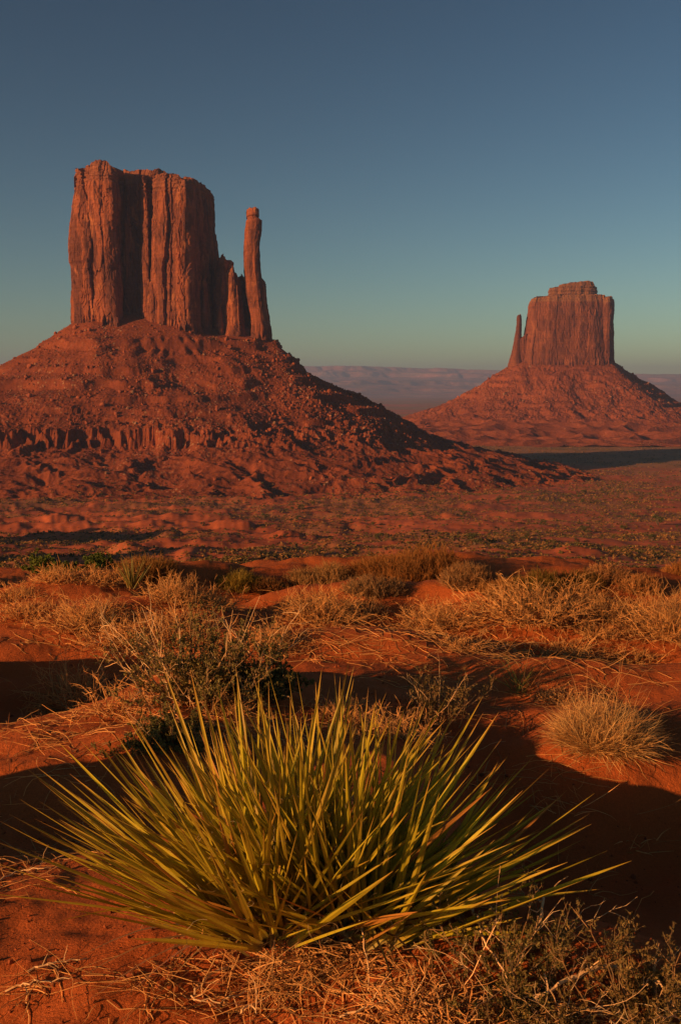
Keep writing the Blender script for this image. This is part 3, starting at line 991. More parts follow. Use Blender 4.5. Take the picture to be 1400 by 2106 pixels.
def scatter_rubble(name, label, fn, plan, cen, ymax, n, smin, smax, seed, sub, dens):
    r = np.random.default_rng(seed)
    x = r.uniform(plan[:, 0].min() - 330, plan[:, 0].max() + 330, n * 6)
    y = r.uniform(plan[:, 1].min() - 330, ymax, n * 6)
    s = poly_dist(x, y, plan)
    p = dens(x, y, s)
    k = (s > 2) & (r.uniform(size=len(x)) < p)
    x, y = x[k][:n], y[k][:n]
    z = fn(x, y)
    kk = in_frame(x, y, z) & (z > ground_z(x, y) - 0.5)
    x, y, z = x[kk], y[kk], z[kk]
    size = smin * np.power(r.uniform(0.02, 1, len(x)), -0.45); size = np.minimum(size, smax)
    R3 = rand_rot(r, len(x))
    mb = MB()
    for v in range(5):
        k = np.arange(len(x)) % 5 == v
        V, F = boulder_shape(seed + v, sub)
        W = np.einsum('nij,vj->nvi', R3[k], V) * size[k][:, None, None] + np.stack([x[k], y[k], z[k] + 0.25 * size[k]], -1)[:, None, :]
        F2 = (F[None] + (np.arange(k.sum()) * len(V))[:, None, None]).reshape(-1, 3)
        pale = (r.uniform(size=k.sum()) < 0.16)[:, None]
        t = np.where(pale, np.array([1.15, 2.1, 2.9]), np.array([1, 1, 1.])) * r.uniform(.65, 1.2, (k.sum(), 1))
        mb.add(W, [F2], np.repeat(t, len(V), 0))
    o = mb.build(name, M_STONE)
    tag(o, label, 'rubble', kind='stuff')


def west_dens(x, y, s):
    a = np.arctan2(x - WEST_C[0], -(y - WEST_C[1]))
    c = fbm2(x / 45, y / 45, 3, 301)
    p = 0.30 + 0.9 * np.clip(c, -0.2, 1) + 0.35 * sstep(0.2, 1.0, a)
    return np.clip(p, 0.04, 1) * (1 - 0.93 * sstep(140, 185, s))


def east_dens(x, y, s):
    c = fbm2(x / 60, y / 60, 3, 305)
    return np.clip(0.3 + c, 0.05, 1) * (1 - 0.95 * sstep(150, 210, s))


scatter_rubble('rubble', 'small broken sandstone blocks strewn over the talus of the near butte', west_talus_z, WEST_PLAN, WEST_C, 1120, 9000, 0.42, 2.0, 401, 0, west_dens)
scatter_rubble('rubble', 'small broken rock specks strewn over the talus of the distant butte', east_talus_z, EAST_PLAN, EAST_C, 2260, 1400, 0.9, 3.2, 411, 0, east_dens)


def big_boulders():
    r = np.random.default_rng(77)
    shapes = []
    for i in range(6):
        V, F = boulder_shape(900 + i, 2)
        me = None
        shapes.append((V, F))
    proto = []
    n = 0
    while n < 110:
        x = r.uniform(-380, 190); y = r.uniform(860, 1060)
        s = float(poly_dist(np.array([x]), np.array([y]), WEST_PLAN)[0])
        if s < 8 or s > 175 or r.uniform() > float(west_dens(np.array([x]), np.array([y]), np.array([s]))[0]): continue
        z = float(west_talus_z(np.array([x]), np.array([y]))[0])
        if z < gz(x, y) or not in_frame(x, y, z, -4): continue
        if n < 6:
            V, F = shapes[n]
            o = link_mesh('boulder', V, [F], M_BOULDER)
            proto.append(o)
        else:
            o = proto[n % 6].copy(); COL.objects.link(o)
        sz = r.uniform(1.3, 3.2)
        o.scale = (sz, sz * r.uniform(.8, 1.1), sz * r.uniform(.7, 1))
        o.rotation_euler = (r.uniform(0, 6), r.uniform(0, 6), r.uniform(0, 6))
        o.location = (x, y, z + 0.3 * sz)
        tag(o, 'large red sandstone boulder resting on the talus below the near butte', 'boulder', 'boulders on the talus of the near butte')
        n += 1


big_boulders()

# ------------------------------------------------------------------ scrub and junipers of the valley
M_SCRUB = plant_material('dry_scrub', (0.25, 0.20, 0.085), 0.15)
M_JUNIPER = plant_material('juniper_foliage', (0.105, 0.105, 0.03), 0.12)
M_BARK = plant_material('grey_bark', (0.16, 0.11, 0.075), 0.0)


def shrub_arrays(r, n_leaf, leaf):
    d = unit(r.normal(size=(n_leaf, 3))); d[:, 2] = np.abs(d[:, 2]) * 1.0
    rad_ = 0.5 * np.power(r.uniform(0.05, 1, n_leaf), 0.4)
    c = d * rad_[:, None] * (0.7 + 0.6 * n3(d[:, 0] * 1.6, d[:, 1] * 1.6, d[:, 2] * 1.6 + r.uniform(0, 90), 3))[:, None]
    c[:, 2] = np.abs(c[:, 2]) * 1.05 + 0.02
    return c, leaf * r.uniform(0.6, 1.4, n_leaf)


def valley_points(r, n, r0, r1, amax=20.5):
    q = np.exp(r.uniform(math.log(r0), math.log(r1), n))
    a = np.radians(r.uniform(-amax, amax, n))
    return q * np.sin(a), q * np.cos(a)


def cover(x, y):
    return 0.5 + 0.9 * fbm2(x / 70, y / 40, 4, 51) + 0.5 * fbm2(x / 400, y / 200, 3, 57)


def on_talus(x, y):
    return np.maximum(west_talus_z(x, y) - ground_z(x, y), east_talus_z(x, y) - ground_z(x, y)) > -1.5


def scrub_mass():
    r = np.random.default_rng(5)
    x, y = valley_points(r, 100000, 200, 1900)
    tz = np.maximum(west_talus_z(x, y), east_talus_z(x, y)); g0 = ground_z(x, y)
    k = (r.uniform(size=len(x)) < np.clip(cover(x, y) * 1.7 - 0.32, 0.05, 1) * (1 - 0.9 * sstep(1, 16, tz - g0)))
    x, y = x[k], y[k]
    z = np.maximum(g0, tz)[k]
    sz = r.uniform(0.6, 1.9, len(x)) * (1 + 0.5 * (np.hypot(x, y) > 700))
    mb = MB()
    for v in range(8):
        c, s = shrub_arrays(r, 13, 0.42)
        k = np.arange(len(x)) % 8 == v
        n = k.sum()
        cc = (c[None] * sz[k][:, None, None] * np.array([1.15, 1.15, 0.85]) + np.stack([x[k], y[k], z[k]], -1)[:, None]).reshape(-1, 3)
        ss = (s[None] * sz[k][:, None]).reshape(-1)
        w = (r.uniform(size=(n, 1)) < 0.45) * 1.0
        t = (1 - w) * np.array([0.56, 0.55, 0.38]) + w * np.array([1.55, 1.0, 0.75])
        t = np.repeat(t * r.uniform(.7, 1.2, (n, 1)), 13, axis=0)
        add_leaves(mb, r, cc, ss, t, 0.6)
    o = mb.build('scrub', M_SCRUB)
    tag(o, 'low grey green and straw coloured scrub dotted over the red valley floor', 'scrub', kind='stuff')


scrub_mass()


def valley_shrubs():
    r = np.random.default_rng(8)
    proto = []
    for v in range(6):
        c, s = shrub_arrays(r, 170, 0.16)
        mb = MB()
        add_leaves(mb, r, c, s, r.uniform(0.7, 1.25, (170, 1)) * np.array([[0.75, 0.80, 0.5]] if v % 2 else [[1.25, 1.05, 0.9]]), 0.5)
        proto.append(mb)
    x, y = valley_points(r, 4000, 75, 700)
    k = (r.uniform(size=len(x)) < np.clip(cover(x, y), 0.1, 1)) & ~on_talus(x, y)
    x, y = x[k], y[k]; z = ground_z(x, y)
    # keep those the eye can reach
    keep = []
    for i in range(len(x)):
        t = np.linspace(0.02, 0.985, 60)
        zz = EYE + (z[i] + 0.6 - EYE) * t
        if np.all(zz > ground_z(x[i] * t, y[i] * t)): keep.append(i)
        if len(keep) >= 250: break
    made = {}
    for n, i in enumerate(keep):
        v = n % 6
        if v not in made:
            o = proto[v].build('desert_shrub', M_SCRUB); made[v] = o
        else:
            o = made[v].copy(); COL.objects.link(o)
        o.location = (x[i], y[i], z[i] - 0.05)
        s = r.uniform(1.0, 2.4)
        o.scale = (s * 1.2, s * 1.2, s * r.uniform(.7, 1.0))
        o.rotation_euler = (0, 0, r.uniform(0, 6))
        tag(o, 'low rounded desert shrub growing on the red valley floor', 'shrub', 'desert shrubs dotted over the valley floor')


valley_shrubs()


def make_juniper(r):
    root = empty('juniper_tree', (0, 0, 0))
    mb = MB()
    c = []; s = []
    for _ in range(9):
        o = np.array([r.uniform(-.36, .36), r.uniform(-.36, .36), r.uniform(0.28, 0.75)])
        q, w = shrub_arrays(r, 75, 0.095)
        q[:, 2] -= 0.2
        c.append(o + q * r.uniform(0.45, 0.75)); s.append(w)
    c = np.concatenate(c); s = np.concatenate(s); c[:, 2] = np.maximum(c[:, 2], 0.05)
    add_leaves(mb, r, c, s, r.uniform(0.65, 1.4, (len(c), 1)) * np.array([[1, 1, 1]]), 0.55)
    mb.build('crown', M_JUNIPER, root)
    tb = MB()
    K = 5; n = 4
    t = np.linspace(0, 1, K)
    e = np.stack([r.uniform(-.3, .3, n), r.uniform(-.3, .3, n), r.uniform(.45, .65, n)], 1)
    pts = e[:, None, :] * t[None, :, None] + 0.03 * r.normal(size=(n, K, 3)) * t[None, :, None]
    pts[:, 0, 2] = -0.08
    add_tubes(tb, pts, np.broadcast_to(0.05 * (1.1 - t)[None], (n, K)), sides=5)
    tb.build('trunk', M_BARK, root)
    return root


def junipers():
    r = np.random.default_rng(21)
    special = [
        (1203, 1098, 22, 'round juniper standing alone on the red flat with the longest shadow to its right'),
        (1024, 1034, 15, 'small juniper in the middle of the red plain below the gap between the buttes'),
        (1352, 1080, 30, 'widest juniper at the right edge of the valley floor'),
        (975, 1120, 34, 'dark low juniper just above the big rusty brush mound'),
        (620, 1050, 18, 'juniper on the grey scrub band below the near butte'),
        (780, 1112, 24, 'spreading grey green juniper just left of the big rusty brush mound'),
        (1282, 1092, 18, 'small juniper between two larger ones on the right valley floor'),
        (1340, 1112, 20, 'juniper low down near the right edge, nearest of those on the valley floor'),
        (545, 1068, 18, 'juniper beside the dark hollow left of the valley middle'),
        (385, 1056, 16, 'juniper on the red mounds under the near cliff band'),
        (1200, 1016, 13, 'far small juniper on the plain below the distant butte'),
    ]
    base = [make_juniper(r) for _ in range(3)]
    n = 0
    def put(px, py, w, label, i):
        p = G(px, py)
        o = base[i] if i < 3 else copy_tree(base[i % 3])
        dep = p[1] * CP - (p[2] - EYE) * SP
        m = w * dep / FPX
        o.location = (p[0], p[1], p[2])
        o.scale = (m * 1.0, m * 1.0, m * 0.85)
        o.rotation_euler = (0, 0, r.uniform(0, 6))
        tag(o, label, 'tree', 'junipers on the valley floor')
    for px, py, w, lab in special:
        put(px, py, w, lab, n); n += 1
    for _ in range(26):
        px = r.uniform(380, 1395); py = r.uniform(1018, 1115)
        put(px, py, r.uniform(8, 15), 'small dark juniper dotted on the red valley floor', n); n += 1


junipers()

# ------------------------------------------------------------------ foreground plants
M_STRAW = plant_material('dry_straw', (0.82, 0.42, 0.14), 0.2)
M_TWIG = plant_material('pale_dead_twig', (0.78, 0.50, 0.24), 0.0)
M_DARKTWIG = plant_material('brown_twig', (0.36, 0.21, 0.09), 0.0)
M_SAGE = plant_material('grey_green_leaf', (0.24, 0.20, 0.075), 0.25)
M_BRUSH = plant_material('rusty_brush_stem', (0.44, 0.20, 0.055), 0.15)
M_BLACKBRUSH = plant_material('small_dark_leaf', (0.27, 0.185, 0.06), 0.3)
M_GOLD = plant_material('golden_tuft', (0.74, 0.44, 0.16), 0.3)
M_GREENGRASS = plant_material('green_blade', (0.20, 0.21, 0.05), 0.25)
M_YUCCA = plant_material('yucca_blade', (1.0, 1.0, 1.0), 0.25, 0.5, 0.25, 0.25)
M_FIBRE = plant_material('pale_fibre', (0.52, 0.36, 0.19), 0.1)


def grow(r, base, d, length, K, wob, up=0.0, droop=0.0):
    """curving shoots: base (N,3), directions, lengths -> (N,K,3)"""
    N = len(base)
    P = np.empty((N, K, 3)); P[:, 0] = base
    d = unit(np.array(d, float)).copy()
    st = (length / (K - 1))[:, None]
    for k in range(1, K):
        d = unit(d + wob * r.normal(size=(N, 3)) + np.array([0, 0, up]) - np.array([0, 0, droop * k / K]))
        P[:, k] = P[:, k - 1] + d * st
    return P


def offshoots(r, P, m, lo, hi, spread):
    """m side shoots for each shoot in P: start points and directions"""
    N, K, _ = P.shape
    i = np.repeat(np.arange(N), m)
    t = r.uniform(lo, hi, len(i)) * (K - 1)
    k = np.minimum(t.astype(int), K - 2); f = (t - k)[:, None]
    b = P[i, k] * (1 - f) + P[i, k + 1] * f
    d = unit(P[i, k + 1] - P[i, k])
    return b, unit(d + spread * r.normal(size=d.shape)), i


def dome_dirs(r, n, lo=0.05, hi=1.0, pw=1.0):
    """directions over the upper half, elevation sine between lo and hi"""
    az = r.uniform(0, 2 * math.pi, n)
    se = lo + (hi - lo) * np.power(r.uniform(0, 1, n), pw)
    c = np.sqrt(np.maximum(1 - se * se, 0))
    return np.stack([c * np.cos(az), c * np.sin(az), se], 1)


def taper(r0, N, K, tip=0.25):
    return np.broadcast_to(np.asarray(r0).reshape(-1, 1), (N, K)) * np.linspace(1, tip, K)[None]


def vary(r, n, a=0.7, b=1.25, warm=0.12):
    w = r.uniform(-warm, warm, (n, 1))
    return r.uniform(a, b, (n, 1)) * np.concatenate([1 + w, 1 + 0 * w, 1 - w], 1)


def sink(root):
    return root


def straw_tussock(root, r, W, H, dens=1.0, mat=None, name='dry_stems'):
    """a heap of dry straw coloured stems, bent and tangled"""
    mat = mat or M_STRAW
    mb = MB()
    th = np.clip(0.0022 * (1 + W), 0.0018, 0.006)
    n = int(190 * dens)
    base = np.stack([r.normal(size=n) * W * 0.17, r.normal(size=n) * W * 0.15, np.full(n, -0.03)], 1)
    d = dome_dirs(r, n, 0.1, 0.95) + np.stack([base[:, 0], base[:, 1], 0 * base[:, 0]], 1) / W * 2.0
    L = r.uniform(0.5, 1.0, n) * np.where(np.abs(unit(d)[:, 2]) > 0.6, H * 1.05, W * 0.5)
    P = grow(r, base, d, L, 7, 0.13, 0.06, 0.22)
    add_tubes(mb, P, taper(r.uniform(0.7, 1.3, n) * th, n, 7), vary(r, n, .55, 1.2))
    b, d2, i = offshoots(r, P, 3, 0.3, 0.95, 0.55)
    P2 = grow(r, b, d2, r.uniform(0.18, 0.5, len(b)) * H, 5, 0.2, 0.06, 0.15)
    add_tubes(mb, P2, taper(r.uniform(.5, .9, len(b)) * th, len(b), 5), vary(r, len(b), .6, 1.3))
    b, d3, i = offshoots(r, P2, 1, 0.3, 0.9, 0.7)
    P3 = grow(r, b, d3, r.uniform(0.08, 0.25, len(b)) * H, 4, 0.25)
    add_tubes(mb, P3, taper(r.uniform(.4, .7, len(b)) * th, len(b), 4), vary(r, len(b), .7, 1.35))
    mb.build(name, mat, root)


def grass_clump(root, r, W, H, n, mat, width, lo=0.3, stalks=0, name='blades', droop=0.18, spread=0.22, wob=0.07):
    mb = MB()
    a = r.uniform(0, 6.28, n); q = np.sqrt(r.uniform(0, 1, n)) * W * spread
    base = np.stack([q * np.cos(a), q * np.sin(a), np.full(n, -0.03)], 1)
    d = dome_dirs(r, n, lo, 0.98) + base / W * 1.6
    L = r.uniform(0.45, 1.0, n) * np.where(unit(d)[:, 2] > 0.55, H, 0.55 * W)
    if wob > .1: L = L * (1 + 0.55 * n2(base[:, 0] / W * 5 + 3, base[:, 1] / W * 5, 77))
    L = L * np.sqrt(np.maximum(1.05 - (q / W / 0.5) ** 2 * (spread / .5), .1))
    P = grow(r, base, d, L, 6, wob, 0.03, droop)
    side = unit(np.cross(P[:, -1] - P[:, 0], r.normal(size=(n, 3))))
    w = width * r.uniform(.7, 1.3, (n, 1)) * np.array([0.8, 1, 1, .85, .55, .12])[None]
    add_ribbons(mb, P, w, side, vary(r, n, .6, 1.3))
    mb.build(name, mat, root)
    if stalks:
        sb = MB()
        base = np.stack([r.normal(size=stalks) * W * .18, r.normal(size=stalks) * W * .18, np.zeros(stalks)], 1)
        d = dome_dirs(r, stalks, 0.55, 0.99)
        P = grow(r, base, d, r.uniform(1.0, 1.75, stalks) * H, 7, 0.06, 0.02, 0.2)
        add_tubes(sb, P, taper(np.full(stalks, 0.0013), stalks, 7, 0.4), vary(r, stalks))
        sb.build('seed_stalks', M_STRAW, root)


def leafy_bush(root, r, W, H, leaf_mat, dens=1.0, leaf=0.012, twig_mat=None, stems=46, leaves_per=16, bare=10, tint=None, flat=0.12):
    """woody shrub: stems, two orders of twigs, small leaves along the twigs, some bare pale twigs standing out"""
    twig_mat = twig_mat or M_DARKTWIG
    tb = MB(); lb = MB()
    n = int(stems * dens)
    base = np.stack([r.normal(size=n) * W * .13, r.normal(size=n) * W * .11, np.full(n, -0.04)], 1)
    d = dome_dirs(r, n, flat, 0.97, 0.9)
    ell = 1.0 / np.sqrt((d[:, 0] ** 2 + d[:, 1] ** 2) / (W * .5) ** 2 + (d[:, 2] / H) ** 2)
    lump = 0.85 + 0.38 * n3(d[:, 0] * 2.2, d[:, 1] * 2.2, d[:, 2] * 2.2 + r.uniform(0, 50), 5)
    L = ell * lump * r.uniform(.6, .95, n)
    th = np.clip(0.006 * W, 0.0018, 0.008)
    P = grow(r, base, d, L, 7, 0.12, 0.05)
    add_tubes(tb, P, taper(r.uniform(.7, 1.3, n) * th, n, 7, .3), vary(r, n))
    b, d2, i = offshoots(r, P, 5, 0.25, 1.0, 0.5)
    P2 = grow(r, b, d2 + np.array([0, 0, .25]), L[i] * r.uniform(.16, .4, len(b)), 5, 0.18, 0.08)
    add_tubes(tb, P2, taper(r.uniform(.35, .6, len(b)) * th, len(b), 5, .4), vary(r, len(b)))
    b, d3, j = offshoots(r, P2, 3, 0.2, 1.0, 0.7)
    P3 = grow(r, b, d3 + np.array([0, 0, .2]), L[i][j] * r.uniform(.07, .18, len(b)), 4, 0.2, 0.06)
    add_tubes(tb, P3, taper(r.uniform(.22, .38, len(b)) * th, len(b), 4, .5), vary(r, len(b)))
    if bare:
        bb = np.stack([r.normal(size=bare) * W * .16, r.normal(size=bare) * W * .14, np.zeros(bare)], 1)
        db = dome_dirs(r, bare, 0.15, .9)
        eb = 1.0 / np.sqrt((db[:, 0] ** 2 + db[:, 1] ** 2) / (W * .5) ** 2 + (db[:, 2] / H) ** 2)
        Pb = grow(r, bb, db, eb * r.uniform(.95, 1.25, bare), 8, 0.16, 0.04)
        pt = MB()
        add_tubes(pt, Pb, taper(np.full(bare, th * .55), bare, 8, .35), vary(r, bare, .8, 1.2))
        b, d4, _ = offshoots(r, Pb, 5, .35, 1.0, .7)
        add_tubes(pt, grow(r, b, d4, r.uniform(.04, .16, len(b)) * W, 4, .2), taper(np.full(len(b), th * .3), len(b), 4, .5), vary(r, len(b), .8, 1.25))
        pt.build('bare_twigs', M_TWIG, root)
    # leaves
    cen = []; ax = []
    for Q, m in ((P3, leaves_per), (P2, leaves_per // 2)):
        c, a, _ = offshoots(r, Q, max(1, int(m * 0.6)), 0.1, 1.0, .5)
        cen.append(c + leaf * .5 * a); ax.append(a)
    cen = np.concatenate(cen); ax = np.concatenate(ax)
    M = len(cen)
    tn = vary(r, M, .55, 1.35) * (np.array([1, 1, 1]) if tint is None else np.array(tint))
    add_leaves(lb, r, cen, leaf * r.uniform(.6, 1.5, M), tn, 0.42, ax)
    tb.build('twigs', twig_mat, root)
    lb.build('foliage', leaf_mat, root)


def broom_bush(root, r, W, H, tint, n=900, mat=None):
    """dense upright broom-like stems, as of ephedra"""
    mb = MB()
    a = r.uniform(0, 6.28, n); q = np.sqrt(r.uniform(0, 1, n))
    base = np.stack([q * np.cos(a) * W * .42, q * np.sin(a) * W * .36, np.full(n, -.05)], 1)
    lum = 0.8 + 0.35 * n2(base[:, 0] * 2.4 / max(W, .5) * 1.5, base[:, 1] * 2.4 + r.uniform(0, 50), 9)
    d = np.stack([base[:, 0] / W * 2.1, base[:, 1] / W * 2.1, np.full(n, 1.0)], 1) + .38 * r.normal(size=(n, 3))
    L = H * np.sqrt(np.maximum(1 - (q * .88) ** 2, .06)) * lum * r.uniform(.75, 1.08, n)
    P = grow(r, base, d, L, 5, .12, .05)
    th = 0.0035 if W > .8 else 0.0026
    t = vary(r, n, .6, 1.3) * np.array(tint)
    add_tubes(mb, P, taper(np.full(n, th), n, 5, .5), t)
    b, d2, i = offshoots(r, P, 7, .3, 1.0, .6)
    P2 = grow(r, b, d2 + np.array([0, 0, .3]), L[i] * r.uniform(.12, .32, len(b)), 4, .25, .1)
    add_tubes(mb, P2, taper(np.full(len(b), th * .7), len(b), 4, .5), t[i] * r.uniform(.8, 1.25, (len(b), 1)))
    mb.build('stems', mat or M_BRUSH, root)


